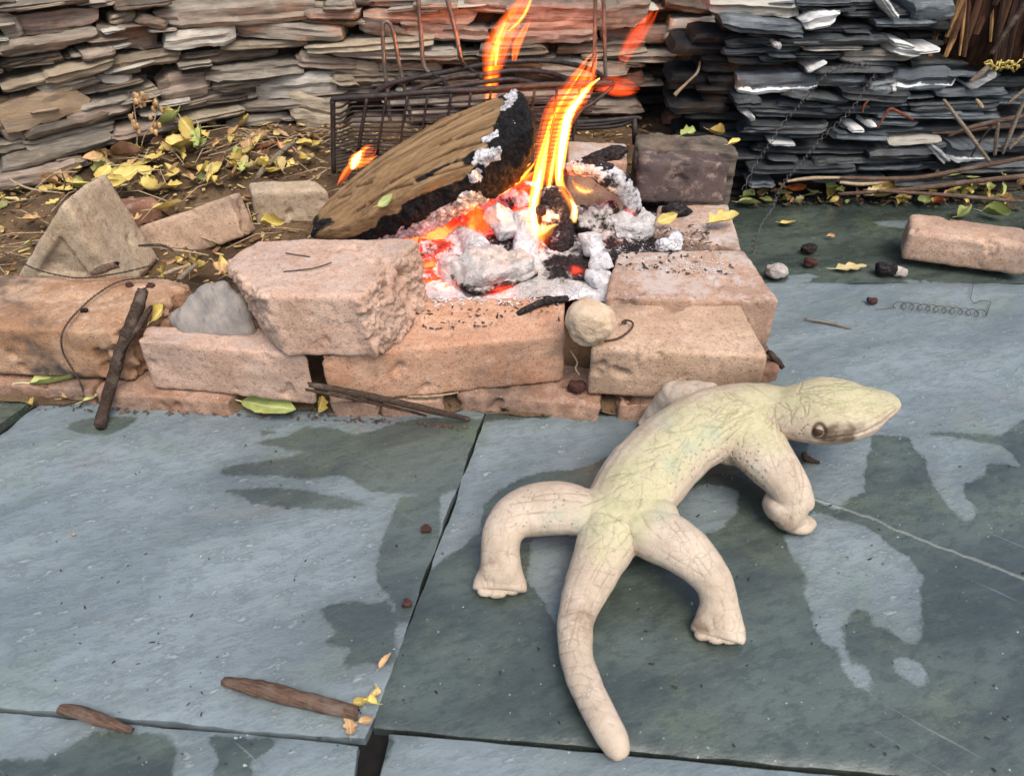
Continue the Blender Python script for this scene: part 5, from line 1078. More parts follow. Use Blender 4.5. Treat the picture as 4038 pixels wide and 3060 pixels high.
for pts, nm in (([('a', 835, 1060), ('a', 800, 700), ('a', 785, 400), ('a', 790, 310), ('a', 830, 272), ('a', 885, 315), ('a', 925, 430), ('a', 985, 760), ('a', 1070, 1150), ('a', 1160, 1560)], 'handle'), ([('a', 845, 1060), ('a', 860, 1330), ('a', 885, 1520)], 'handle_foot')):
    rod(nm, [atY(*p, 1.43) for p in pts], .0038, IRON2)
Yh = Z_('a', 1370, 910).y
rod('handle', [Z_('a', 1370, 912), atY('a', 1320, 860, Yh), atY('a', 1290, 760, Yh), atY('a', 1262, 450, Yh), atY('a', 1230, 0, Yh), atY('a', 1210, -350, Yh), atY('a', 1300, -560, Yh), atY('a', 1420, -500, Yh), atY('a', 1500, -300, Yh), atY('a', 1592, 0, Yh), atY('a', 1700, 420, Yh), atY('a', 1765, 740, Yh), Z_('a', 1810, 825)], .0042, IRON2)
Yh = Z_('c', 1540, 965).y + .03
rod('handle', [atY('c', 1395, 1000, Yh), atY('c', 1405, 600, Yh), atY('c', 1415, 0, Yh), atY('c', 1420, -300, Yh), atY('c', 1465, -380, Yh), atY('c', 1510, -300, Yh), atY('c', 1515, 0, Yh), atY('c', 1530, 500, Yh), atY('c', 1542, 990, Yh)], .0036, IRON2)
for pts in ([('d', 1120, 170), ('d', 1500, 150), ('d', 1900, 112), ('d', 1980, 130)], [('d', 1120, 250), ('d', 1600, 222), ('d', 1780, 190), ('d', 1895, 125)], [('d', 1120, 210), ('d', 1500, 190), ('d', 1890, 118)]):
    rod('side_rod', [atY(*p, 1.42) for p in pts], .0042, IRON)
rod('leg', [atY('d', 1900, 115, 1.42), atY('d', 1910, 440, 1.42)], .0055, IRON)

# ================================================================== leaves, twigs, wires, trunk
def leaf_mat(name, a, b, vein):
    m = Mat(name); n1 = m.noise(70, 4, .6); n2 = m.noise(300, 3, .6); rv = m.rand()
    c = m.mix(m.mapr(n1, .35, .65), a, b); c = m.mix(m.math('MULTIPLY', m.mapr(n2, .62, .72), .5), c, lin(120, 84, 44, .8))
    c = m.mix(m.math('MULTIPLY', m.mapr(m.math('ADD', m.attr('edge'), m.math('MULTIPLY', m.math('SUBTRACT', m.noise(110, 4, .6), .5), 1.2)), .75, 1.0), .75), c, lin(132, 92, 52, .8))
    c = m.mix(m.mapr(m.attr('rib'), .5, 1.), c, vein)
    hs = m.N('HueSaturation'); m.put(hs.inputs['Value'], m.math('ADD', .78, m.math('MULTIPLY', rv, .4))); m.put(hs.inputs['Color'], c)
    m.put(m.b.inputs['Subsurface Weight'], 0.0)
    return m.done(hs.outputs[0], .55, m.bump(n1, .4, .001), .35)
LM = {'y': leaf_mat('leaf_yellow', lin(218, 198, 112, .8), lin(202, 174, 92, .8), lin(226, 212, 148, .8)), 'g': leaf_mat('leaf_green', lin(180, 188, 112, .8), lin(156, 168, 98, .8), lin(206, 210, 150, .8)),
      't': leaf_mat('leaf_tan', lin(206, 170, 122, .8), lin(176, 136, 90, .8), lin(214, 184, 140, .8)), 'o': leaf_mat('leaf_orange', lin(176, 92, 40, .8), lin(146, 70, 34, .8), lin(190, 120, 70, .8)),
      'b': leaf_mat('leaf_brown', lin(120, 84, 56, .8), lin(92, 62, 42, .8), lin(140, 104, 76, .8)), 'p': leaf_mat('leaf_pale', lin(226, 206, 150, .8), lin(206, 186, 122, .8), lin(232, 220, 180, .8))}
def leaf_geo(seed, asp=.5, curl=.5, lob=0.):
    r = random.Random(seed); nL, nW = 12, 6; V = []; rib = []; edg = []
    bend = r.uniform(.3, 1.2) * curl; fold = r.uniform(.1, .7) * curl; tw = r.uniform(-.8, .8) * curl; sb = r.uniform(-.25, .25)
    for i in range(nL + 1):
        t = i / nL; w = asp * .5 * (math.sin(math.pi * t ** .82) ** .75) * (1 + lob * .35 * math.sin(t * 19 + seed) + .10 * r.uniform(-1, 1)) if 0 < t < 1 else .004
        th = bend * (t - .3); x = math.sin(th) / max(bend, .05) + .3 if bend > .05 else t; z0 = (1 - math.cos(th)) / max(bend, .05)
        for j in range(nW + 1):
            u = j / nW * 2 - 1; a = tw * t; yy = u * w; zz = abs(u) ** 1.3 * w * fold * 1.6 + .03 * math.sin(u * 5 + t * 9 + seed) * w * 2
            V.append((x, yy * math.cos(a) - zz * math.sin(a) + sb * t * t, z0 + zz * math.cos(a) + yy * math.sin(a))); rib.append(max(0, 1 - abs(u) * 4)); edg.append(max(abs(u) ** 3, abs(2 * t - 1) ** 5))
    F = [(i * (nW + 1) + j, (i + 1) * (nW + 1) + j, (i + 1) * (nW + 1) + j + 1, i * (nW + 1) + j + 1) for i in range(nL) for j in range(nW)]
    p0 = Vector(V[nW // 2]); st, sf = tube([p0 + Vector((.02, 0, 0)), p0 + Vector((-.12, .02, .01)), p0 + Vector((-.28, .05 * r.uniform(-1, 1), .03))], [.014, .011, .009], 5)
    o = len(V); V = V + [tuple(q) for q in st]; F += [tuple(k + o for k in q) for q in sf]; rib += [1.] * len(st); edg += [0.] * len(st)
    V = np.array(V); V[:, 2] -= V[:, 2].min(); V[:, :2] -= V[:, :2].mean(0)
    return V, F, (rib, edg)
LPROTO = {}
def leaf_mesh(kind, seed):
    k = (kind, seed)
    if k not in LPROTO:
        rs = random.Random(seed); V, F, rib = leaf_geo(seed, rs.uniform(.36, .68), rs.uniform(.6, 2.0), rs.choice((0, 0, 0, .5, 1.)))
        me = mesh(V, F); attr(me, 'rib', rib[0]); attr(me, 'edge', rib[1]); me.materials.append(LM[kind]); me.name = 'leaf'; LPROTO[k] = me
    return LPROTO[k]
def leaf(kind, p, size, heading, seed, label, group=None, tilt=(0, 0), parent=None, cat='leaf'):
    o = bpy.data.objects.new('leaf', leaf_mesh(kind, seed)); C.objects.link(o)
    if parent is not None: o.parent = parent; o.location = Vector(p) - Vector(parent['_o'])
    else: o.location = p; tag(o, label, cat, group)
    o.rotation_euler = (tilt[0], tilt[1], heading); o.scale = (size, size, size); return o
def lf(kind, f, x, y, z, lpx, ang, seed, label, tilt=(0, 0)):
    z = z + .022 if (f in 'gf5' and z > .08) or (f == '3' and z < .12) else z
    p = at(f, x, y, z); leaf(kind, p, lpx * mpp(f, p), R(ang), seed, label, None, tilt)
for a in (('g', '4', 330, 965, .022, 330, 5, 3, 'yellow-green leaf lying below the far left brick'), ('g', '4', 585, 1045, .012, 170, 60, 4, 'yellow leaf with holes beside the upright twig'), ('t', '4', 440, 1055, .008, 130, 20, 5, 'small tan leaf left of the upright twig'),
          ('y', '4', 195, 1105, .006, 90, -30, 6, 'tiny yellow leaf scrap near the left slab joint'), ('g', '4', 1650, 1115, .010, 400, -6, 7, 'long pale green leaf under the pink brick'), ('g', 'f', 1680, 190, .115, 20, 40, 9, 'tiny green scrap on the ashy brick'),
          ('y', '3', 320, 1385, .108, 210, 25, 10, 'curled yellow leaf on the brick beside the wet slab'), ('g', '3', 110, 840, .205, 130, 40, 11, 'bright green leaf standing behind the soot-blackened brick'), ('y', '3', 285, 840, .20, 170, -55, 12, 'yellow leaf with long stalk left of the dark wall'),
          ('y', '3', 400, 900, .20, 100, 20, 13, 'small yellow leaf touching the dark wall'), ('g', 'i', 310, 275, .03, 150, 80, 14, 'round green leaf at the corner of dark wall and bricks'), ('o', 'i', 525, 270, .03, 150, 10, 15, 'bright orange-brown leaf at the foot of the dark wall'),
          ('p', 'i', 425, 310, .015, 150, -30, 16, 'pale yellow leaf under the orange-brown leaf'), ('g', 'i', 185, 325, .02, 110, 30, 17, 'green leaf squeezed against the hearth corner'), ('g', 'i', 175, 380, .01, 160, -10, 18, 'pale green leaf flat on the slab at the hearth corner'),
          ('y', 'i', 785, 325, .012, 150, 60, 19, 'curled yellow leaf at the back edge of the wet slab'), ('y', 'i', 1165, 332, .012, 230, 8, 20, 'long yellow leaf at the back edge of the wet slab'), ('y', 'i', 1310, 348, .01, 110, -20, 21, 'round yellow leaf next to the long yellow leaf'),
          ('g', 'i', 1475, 360, .01, 130, 65, 22, 'curled green leaf at the back edge of the wet slab'), ('o', 'i', 1575, 382, .008, 90, 20, 23, 'orange-brown leaf scrap behind the lone brick'), ('g', 'i', 1755, 470, .004, 160, 12, 24, 'pale green leaf on the wet slab just behind the lone brick'),
          ('g', 'i', 1985, 470, .004, 200, -30, 25, 'large torn green leaf behind the right part of the lone brick'), ('y', 'i', 468, 525, .003, 120, -8, 26, 'narrow yellow leaf alone on the wet slab'), ('t', 'i', 790, 625, .003, 60, 5, 27, 'tan leaf scrap in the middle of the wet slab'),
          ('p', 'i', 915, 855, .004, 240, 15, 28, 'curled cream leaf on the wet slab near the joint'), ('p', 'i', 1095, 282, .035, 90, 0, 29, 'pale leaf caught on the stalks at the wall foot'), ('g', 'i', 1710, 172, .06, 110, 10, 30, 'green leaf above the stalks at the right wall foot'),
          ('g', 'i', 1820, 185, .055, 110, -15, 31, 'second green leaf above the stalks, right of the first'), ('y', 'i', 1360, 140, .05, 170, 8, 32, 'yellow leaf lodged in the dark wall above the stalks'), ('g', 'i', 1950, 275, .03, 130, 75, 33, 'upright green leaf at the far right wall foot'),
          ('y', '8', 1845, 1262, .004, 90, 0, 34, 'yellow leaf half at the corner of the slabs'), ('y', '8', 1905, 1266, .004, 90, 170, 35, 'second yellow leaf half at the corner of the slabs'), ('p', '8', 1920, 1220, .004, 90, 70, 36, 'pale leaf scrap above the yellow leaf halves'),
          ('t', '8', 1795, 1385, .004, 110, 100, 37, 'tan leaf scrap at the end of the brown stick'), ('t', '8', 1872, 1360, .004, 80, 20, 38, 'small tan leaf scrap right of the brown stick end'), ('t', '8', 1972, 1055, .004, 100, 60, 39, 'crumpled tan leaf beside the slab joint'), ('t', '8', 375, 405, .003, 28, 0, 40, 'tiny tan speck of leaf on the left slab'),
          ('y', '1', 505, 1150, .12, 150, -35, 41, 'bright yellow leaf above the tent-like brick'), ('y', '1', 850, 1030, .11, 240, 20, 42, 'long yellow leaf in the heap by the left wall'), ('y', '1', 1265, 1055, .12, 140, 80, 43, 'round yellow leaf standing in the leaf heap'), ('t', '1', 570, 1000, .12, 150, 10, 44, 'oval tan leaf against the left wall foot'),
          ('y', '1', 1030, 1300, .09, 200, 25, 45, 'curled yellow leaf behind the long tilted brick'), ('t', '1', 830, 1385, .09, 120, 10, 46, 'tan leaf between the two left back bricks'), ('t', '1', 190, 1375, .07, 160, -10, 47, 'tan crumpled leaf left of the tent-like brick'), ('y', '1', 320, 1265, .09, 90, 50, 48, 'yellow leaf touching the tent-like brick'),
          ('g', '1', 180, 1510, .06, 80, 60, 49, 'small green leaf at the left side of the tent-like brick'), ('g', '1', 1500, 960, .12, 160, 60, 50, 'yellow-green leaf in the middle of the soil bank'), ('t', '1', 1460, 830, .16, 160, 70, 51, 'tan leaf standing upright against the wall'), ('y', '1', 1080, 1090, .11, 130, -50, 52, 'small yellow leaf curled in the heap'),
          ('t', '1', 1450, 1110, .11, 150, -70, 53, 'tan leaf at the end of the grey stick'), ('y', '1', 960, 985, .12, 150, -10, 54, 'yellow-tan leaf beside the brown leaf in the heap'), ('b', '1', 780, 970, .12, 200, -10, 55, 'dark brown leaf in the heap by the left wall'), 
          ('y', '1', 1690, 1410, .11, 170, 10, 59, 'pale leaf below the scorched flat brick'), ('y', '1', 690, 1170, .11, 220, 0, 61, 'yellow leaf cluster edge above the tent-like brick'), ('y', '1', 760, 1110, .12, 200, 40, 62, 'yellow leaf on top of the heap near the wall'), ('y', '1', 640, 1090, .12, 160, 80, 63, 'yellow leaf at the left side of the heap')):
    lf(*a[:9])
lf('y', 'g', 1350, 1245, .10, 220, 75, 8, 'yellow leaf standing between the clod and the far left brick', (.9, 0))
lf('y', '4', 1985, 1115, .012, 130, 85, 64, 'small yellow leaf standing beside the pink brick', (.8, 0))
lf('y', 'f', 1655, 215, .112, 290, 20, 65, 'broad yellow leaf propped on the ashy side brick', (.5, -.2))
p = atY('2', 500, 1262, 1.035); leaf('g', p, 120 * mpp('2', p), R(15), 58, 'pale green leaf fragments lying on the log', None, (.5, -.3))
# countable litter leaves that nothing tells apart
r = random.Random(21); reg = np.array([px('1', *p) for p in ((420, 1000), (700, 900), (1000, 830), (1400, 780), (1950, 830), (2040, 1000), (1900, 1120), (1500, 1130), (1150, 1220), (980, 1240), (640, 1190), (380, 1240), (0, 1330), (0, 1200), (300, 1150))]); n = 0
while n < 115:
    x, y = r.uniform(0, 1300), r.uniform(480, 860)
    if sd_poly(np.array([[x, y]]), reg)[0] > 0: continue
    p = at('s', x, y, .1)
    for _ in range(5): p = at('s', x, y, float(soilz(p.x, p.y)) + .008)
    k = r.choices('yytgpb', (6, 2, 5, 2, 3, 1))[0]; sz = r.uniform(.018, .044)
    leaf(k, p + Vector((0, 0, r.uniform(-.002, .008))), sz, r.uniform(0, 6.3), r.randint(100, 111), {'y': 'small fallen yellow leaf in the heap below the left wall', 't': 'small crumpled tan leaf in the heap below the left wall', 'g': 'small yellow-green leaf in the heap below the left wall', 'p': 'small pale leaf in the heap below the left wall', 'b': 'small brown leaf in the heap below the left wall'}[k],
         {'y': 'yellow leaves of the left heap', 't': 'tan leaves of the left heap', 'g': 'green leaves of the left heap', 'p': 'pale leaves of the left heap', 'b': 'brown leaves of the left heap'}[k], (r.uniform(-.5, .5), r.uniform(-.5, .5))); n += 1
for i in range(64):
    x, y = r.uniform(130, 2150), 0; y = 185 + r.random() ** .7 * 190 if x < 1300 else 100 + r.random() * 290
    z = max(.004, (300 - y) * .00028 + .01); p = at('i', x, y, z); p.y = min(p.y, 1.47)
    k = r.choices('ygptb', (4, 4, 2, 3, 1))[0]
    leaf(k, p, r.uniform(.016, .036), r.uniform(0, 6.3), r.randint(100, 111), {'y': 'small fallen yellow leaf at the foot of the dark wall', 't': 'small tan leaf at the foot of the dark wall', 'g': 'small green leaf at the foot of the dark wall', 'p': 'small pale leaf at the foot of the dark wall', 'b': 'small brown leaf at the foot of the dark wall'}[k],
         {'y': 'yellow leaves below the dark wall', 't': 'tan leaves below the dark wall', 'g': 'green leaves below the dark wall', 'p': 'pale leaves below the dark wall', 'b': 'brown leaves below the dark wall'}[k], (r.uniform(-.6, .6), r.uniform(-.6, .6)))
for i in range(16):
    p = at('g', r.uniform(1380, 1960), r.uniform(760, 930), .075)
    leaf(r.choice('yt'), p, r.uniform(.018, .034), r.uniform(0, 6.3), r.randint(100, 111), 'small dry leaf in the gap behind the grey clod', 'dry leaves behind the grey clod', (r.uniform(-.6, .6), r.uniform(-.6, .6)))
# wilted plant and dried seed stalk in the heap
wp = thing('wilted_plant', at('1', 1180, 900, .12)[:], 'wilted yellow-green plant with drooping leaves against the left wall', 'plant')
for f, x, y, Y, lp, hd, tl, sd_ in (('1', 1060, 760, 1.50, 300, 140, (.3, .7), 71), ('1', 1180, 820, 1.47, 330, -40, (.2, .5), 72), ('1', 1250, 850, 1.45, 260, -70, (.6, .4), 73), ('1', 1150, 910, 1.44, 260, 200, (.3, .2), 74), ('1', 1270, 900, 1.44, 220, -100, (.5, .2), 75), ('1', 1040, 720, 1.51, 140, 60, (.8, .3), 76)):
    p = atY(f, x, y, Y); leaf('g' if sd_ % 2 else 'y', p, lp * .78 * mpp(f, p), R(hd), sd_, None, None, tl, wp)
def twig_mat(name, a, b):
    m = Mat(name); n1 = m.noise(160, 6, .7); n2 = m.noise(1, 5, .7, m.scale(m.rotz(m.pos, R(18)), (60, 520, 520))); n3 = m.noise(40, 3, .6)
    c = m.mix(m.mapr(n2, .35, .65), a, b); c = m.mix(m.math('MULTIPLY', m.mapr(n1, .55, .7), .6), c, (a[0] * .35, a[1] * .35, a[2] * .35, 1)); c = m.mix(m.math('MULTIPLY', m.mapr(n3, .5, .7), .45), c, lin(150, 136, 122, .8))
    return m.done(c, .9, m.bump(m.math('ADD', n1, n2), 1., .0025), .15)
TW = {'d': twig_mat('twig_dark', lin(52, 42, 36), lin(92, 76, 64, .8)), 'b': twig_mat('twig_brown', lin(88, 68, 56, .8), lin(128, 104, 88, .8)), 'p': twig_mat('twig_pale', lin(170, 146, 114, .8), lin(206, 184, 150, .8)), 'g': twig_mat('twig_grey', lin(120, 108, 92, .8), lin(160, 146, 126, .8)), 'r': twig_mat('twig_red', lin(110, 62, 46, .8), lin(146, 90, 66, .8))}
def stemgeo(W, rad, seed=0, k=8, seg=10, rough=.08):
    s = spline([(*p, q) for p, q in zip(W, rad)], k); P = np.array([q[:3] for q in s]); rr = np.array([q[3] for q in s]); n = len(P)
    rr = rr * (1 + rough * vnoise(np.stack([np.arange(n) * .55, rr * 0 + seed, rr * 0], 1), 1., seed))
    V, F = tube([tuple(q) for q in P], list(np.maximum(rr, .0003)), seg); V = np.array([tuple(v) for v in V]); ctr = np.repeat(P, seg, 0); ang = np.tile(np.arange(seg), n)
    q = np.stack([ang * 1.1, np.repeat(np.arange(n) * .22, seg), ang * 0 + seed * 3.1], 1); d = V - ctr; V = ctr + d * (1 + .20 * vnoise(q * np.array([1, .25, 1]), 1., seed) + .10 * vnoise(q * np.array([3, 2, 1]), 1., seed + 2))[:, None]
    ax0 = P[0] - P[1]; ax1 = P[-1] - P[-2]; ax0 = ax0 / (np.linalg.norm(ax0) + 1e-9); ax1 = ax1 / (np.linalg.norm(ax1) + 1e-9)
    V[:seg] += ax0 * (rr[0] * 1.1 * vnoise(q[:seg] * 3, 1., seed + 5))[:, None]; V[-seg:] += ax1 * (rr[-1] * 1.1 * vnoise(q[-seg:] * 3, 1., seed + 6))[:, None]
    return [tuple(v) for v in V], F
def stick(pts, mat, label, name='twig', cat='twig', mode='z', seed=0, extra=(), group=None):
    """pts: (frame,x,y,height or Y,half width in frame px)"""
    parts = []
    for pl in [pts] + list(extra):
        W = []; Rr = []
        for f, x, y, q, hw in pl:
            if mode == 'z' and f in '45g' and q > .02: q = q * 1.22 + .003
            p = at(f, x, y, q) if mode == 'z' else atY(f, x, y, q); W.append(tuple(p)); Rr.append(hw * mpp(f, p))
        parts.append(stemgeo(W, Rr, seed))
    o = obj_from_mesh(name, mesh(*join(parts)), TW[mat]); return tag(o, label, cat, group)
stick([('4', 885, 395, .115, 32), ('4', 855, 490, .105, 36), ('4', 800, 640, .088, 38), ('4', 745, 780, .066, 36), ('4', 715, 900, .047, 40), ('4', 685, 1000, .030, 38), ('4', 655, 1120, .016, 36), ('4', 622, 1235, .007, 32)], 'd', 'dark broken twig leaning upright against the left front bricks', seed=2,
      extra=([('4', 945, 490, .10, 14), ('4', 880, 580, .093, 20), ('4', 800, 700, .08, 18), ('4', 750, 790, .066, 14)],))
stick([('5', 30, 1290, .752, 18), ('5', 270, 1335, .750, 22), ('5', 540, 1392, .748, 22), ('5', 800, 1455, .752, 22), ('5', 1025, 1505, .768, 13)], 'd', 'dark split stick lying along the foot of the front bricks', mode='Y', seed=3, extra=([('5', 10, 1322, .750, 9), ('5', 270, 1372, .747, 12), ('5', 520, 1425, .748, 11), ('5', 760, 1485, .755, 8)],))
stick([('5', 640, 1365, .024, 5), ('5', 800, 1362, .022, 8), ('5', 960, 1340, .026, 4)], 'p', 'thin pale stalk under the widest front brick', seed=4)
stick([('8', 1150, 1155, .008, 22), ('8', 1260, 1175, .010, 36), ('8', 1420, 1215, .010, 42), ('8', 1620, 1265, .010, 40), ('8', 1825, 1315, .010, 34)], 'b', 'brown stick lying on the left slab near the bottom', seed=5)
stick([('8', 305, 1295, .008, 26), ('8', 400, 1310, .009, 34), ('8', 540, 1360, .008, 32), ('8', 680, 1405, .007, 16)], 'b', 'short brown stick across the joint at the bottom left', seed=6)
stick([('6', 850, 565, .004, 6), ('6', 1000, 590, .004, 9), ('6', 1140, 625, .003, 4)], 'g', 'thin grey twig on the dry slab right of the hearth', seed=7)
stick([('6', 625, 775, .045, 18), ('6', 665, 820, .03, 22), ('6', 705, 865, .014, 16)], 'd', 'dark bark chip at the hearth corner above the lizard neck', seed=8)
stick([('7', 1625, 425, .008, 10), ('7', 1635, 450, .004, 14), ('7', 1695, 470, .003, 6)], 'd', 'thorn-like twig under the lizard chin', seed=9)
stick([('g', 790, 890, .096, 16), ('g', 880, 850, .099, 34), ('g', 1020, 805, .102, 28)], 'b', 'brown bark sliver in front of the tent-like brick', seed=10, name='bark_sliver')
stick([('g', 1430, 890, .08, 14), ('g', 1540, 845, .085, 17), ('g', 1640, 815, .09, 12)], 'p', 'pale stick in the gap behind the grey clod', seed=11)
stick([('g', 1560, 935, .08, 22), ('g', 1640, 860, .085, 24), ('g', 1720, 800, .09, 16)], 'g', 'grey split stick in the gap behind the grey clod', seed=12)
stick([('g', 1210, 640, .10, 8), ('g', 1420, 640, .105, 12), ('g', 1560, 720, .10, 8), ('g', 1680, 800, .09, 6)], 'd', 'dark crooked twig below the long tilted brick', seed=13)
stick([('g', 1240, 645, .098, 5), ('g', 1600, 685, .098, 8), ('g', 1820, 725, .095, 5)], 'p', 'straw-coloured stem below the long tilted brick', seed=14)
stick([('1', 1595, 1130, .10, 12), ('1', 1640, 1060, .12, 18), ('1', 1740, 960, .13, 16), ('1', 1835, 885, .15, 9)], 'g', 'grey curved stick in the middle of the soil bank', seed=15)
stick([('1', 1550, 940, .12, 12), ('1', 1650, 910, .13, 16), ('1', 1770, 882, .14, 10)], 'r', 'reddish stick near the wall behind the grey stick', seed=16)
stick([('1', 50, 1110, .12, 4), ('1', 180, 1175, .11, 6), ('1', 400, 1205, .10, 4)], 'p', 'thin pale stem at the far left wall foot', seed=17)
stick([('1', 165, 1225, .09, 4), ('1', 300, 1110, .13, 6), ('1', 380, 1078, .15, 5), ('1', 480, 1072, .15, 4)], 'p', 'arching pale stem above the tent-like brick', seed=18, extra=([('1', 385, 1080, .15, 4), ('1', 405, 1140, .12, 5), ('1', 395, 1190, .10, 3)],))
stick([('3', 35, 595, 1.50, 12), ('3', 110, 520, 1.50, 7), ('3', 175, 455, 1.50, 8), ('3', 195, 385, 1.52, 7)], 'p', 'dry bud stem hanging before the wall right of the grill', mode='Y', seed=19)
stick([('3', 1300, 800, 1.44, 5), ('3', 1340, 730, 1.44, 8), ('3', 1378, 680, 1.44, 10), ('3', 1440, 705, 1.44, 9), ('3', 1520, 745, 1.44, 10)], 'r', 'orange-brown crooked stem on the dark wall', mode='Y', seed=20)
stick([('3', 1205, 705, 1.44, 5), ('3', 1215, 660, 1.44, 7), ('3', 1245, 625, 1.44, 5)], 'r', 'short hooked stem on the dark wall', mode='Y', seed=21)
lb = 'long brown dry stalk at the foot of the dark wall'
for i, (m_, pts, lab) in enumerate((('g', [('3', 1710, 620, 1.42, 10), ('3', 1850, 810, 1.40, 14), ('3', 2000, 1010, 1.38, 10)], 'straight grey stalk leaning across the dark wall'), ('b', [('3', 1740, 850, 1.42, 8), ('3', 1900, 790, 1.41, 14), ('3', 2212, 725, 1.39, 16), ('3', 2400, 690, 1.38, 16)], 'brown stalk reaching in from the right edge at mid height'),
        ('b', [('3', 1020, 1108, 1.43, 10), ('3', 1500, 1112, 1.40, 13), ('3', 1850, 1055, 1.38, 15), ('3', 2212, 985, 1.36, 16), ('3', 2400, 950, 1.35, 16)], 'upper long brown stalk at the foot of the dark wall'), ('b', [('3', 1050, 1210, 1.40, 9), ('3', 1500, 1180, 1.38, 14), ('3', 1900, 1130, 1.36, 15), ('3', 2400, 1080, 1.34, 16)], 'lower long brown stalk at the foot of the dark wall'),
        ('p', [('3', 1060, 1138, 1.41, 8), ('3', 1200, 1150, 1.41, 11), ('3', 1345, 1138, 1.41, 8)], 'short pale stalk end among the brown stalks'), ('p', [('3', 730, 1132, 1.42, 8), ('3', 880, 1112, 1.42, 12), ('3', 1060, 1108, 1.42, 8)], 'pale stalk left of the brown stalks'), ('b', [('3', 1300, 1190, 1.38, 8), ('3', 1700, 1215, 1.36, 12), ('3', 2000, 1240, 1.34, 12), ('3', 2200, 1255, 1.33, 8)], 'brown stalk lying lowest at the back of the wet slab'),
        ('g', [('3', 2030, 965, 1.38, 10), ('3', 2040, 860, 1.38, 12), ('3', 2055, 765, 1.38, 8)], 'short upright grey stalk at the far right'), ('g', [('3', 2110, 650, 1.38, 7), ('3', 2180, 590, 1.38, 12), ('3', 2300, 500, 1.38, 12)], 'grey stalk rising to the right edge'), ('g', [('3', 2080, 960, 1.36, 8), ('3', 2130, 830, 1.36, 12), ('3', 2190, 680, 1.36, 12), ('3', 2260, 560, 1.36, 10)], 'slanted grey stalk at the right edge'),
        ('b', [('3', 1640, 830, 1.44, 6), ('3', 1800, 825, 1.43, 10), ('3', 2000, 800, 1.42, 10), ('3', 2300, 790, 1.40, 12)], 'thin brown stalk along the middle of the dark wall'), ('g', [('3', 2120, 930, 1.35, 8), ('3', 2180, 870, 1.35, 12), ('3', 2300, 760, 1.35, 12)], 'curved grey stalk lowest at the right edge'), ('d', [('3', 1880, 980, 1.40, 5), ('3', 1960, 850, 1.40, 7), ('3', 2040, 760, 1.40, 5)], 'thin dark stem crossing the grey stalks'),
        ('d', [('3', 2010, 340, 1.40, 14), ('3', 2100, 200, 1.40, 18), ('3', 2220, 30, 1.40, 18), ('3', 2300, -90, 1.40, 18)], 'dark branch slanting in front of the shaggy trunk'), ('g', [('3', 1880, 510, 1.41, 12), ('3', 1940, 460, 1.41, 18), ('3', 1990, 415, 1.41, 12)], 'pale grey stick under the yellow straw'), ('p', [('3', 1915, 620, 1.41, 8), ('3', 1935, 650, 1.41, 13), ('3', 1955, 675, 1.41, 8)], 'short tan stick on the dark wall'))):
    stick(pts, m_, lab, name='dry_stalk', cat='stalk', mode='Y', seed=40 + i)
ds = thing('dried_seed_stalk', atY('1', 850, 930, 1.47)[:], 'dried tan seed stalk with small pods before the left wall', 'plant'); ds_geo = []; pods = []
for pl in ([(850, 920), (855, 830), (840, 700), (830, 580)], [(880, 920), (900, 850), (950, 780), (985, 660), (960, 600), (900, 585)], [(850, 830), (820, 760), (830, 700)], [(840, 680), (900, 640), (950, 630)], [(930, 800), (980, 760), (1010, 720)]):
    W = [tuple(atY('1', x, y, 1.47 + rnd.uniform(-.01, .01))) for x, y in pl]; ds_geo.append(stemgeo(W, [.0013] * len(W), 3, 5, 6))
obj_from_mesh('stem', mesh(*join(ds_geo)), TW['p'], ds)
for i in range(26):
    x, y = rnd.choice(((830, 610), (870, 650), (900, 610), (840, 740), (840, 780), (960, 650), (985, 700), (975, 800), (860, 800), (930, 740))); b = blob(atY('1', x + rnd.uniform(-30, 30), y + rnd.uniform(-30, 30), 1.465 + rnd.uniform(-.012, .012)), (.004, .003, .006), i, 2, .4)
    obj_from_mesh('seed_pod', mesh(*b), LM['t'], ds) if i < 26 else None
# ---- wires
WIRE = plain_mat('rusty_wire', lin(46, 38, 34), lin(92, 72, 58, .8), 200, .6); m = Mat('grey_wire'); GWIRE = m.done(lin(84, 82, 80), .45, None, .5); m.put(m.b.inputs['Metallic'], .6)
def wire(pts, label, r_=.0008, twist=0., mode='z', mat=None, turns=40, cat='wire'):
    pts = [(f, x, y, (q * 1.22 + .002 if q < .12 else q + .048) if mode == 'z' and f in '45g' and q > .02 else q) for f, x, y, q in pts]
    W = [tuple(at(f, x, y, q)) if mode == 'z' else tuple(atY(f, x, y, q)) for f, x, y, q in pts]; s = spline(W, 14); parts = []
    if twist:
        P, Fm = frames(s); n = len(P)
        for ph in (0, math.pi):
            q = [P[i] + (Fm[i][1] * math.cos(ph + i / n * turns * 2 * math.pi) + Fm[i][2] * math.sin(ph + i / n * turns * 2 * math.pi)) * twist for i in range(n)]; parts.append(tube(q, r_, 5))
    else: parts.append(tube(s, r_, 6))
    return tag(obj_from_mesh('wire', mesh(*join(parts)), mat or WIRE), label, cat)
wire([('g', 20, 700, .11), ('g', 300, 840, .10), ('g', 560, 908, .096), ('g', 720, 922, .096), ('g', 900, 902, .098), ('g', 1080, 872, .10), ('g', 1340, 808, .105)], 'rusty twisted wire in front of the tent-like brick', .0007, .0009, turns=16)
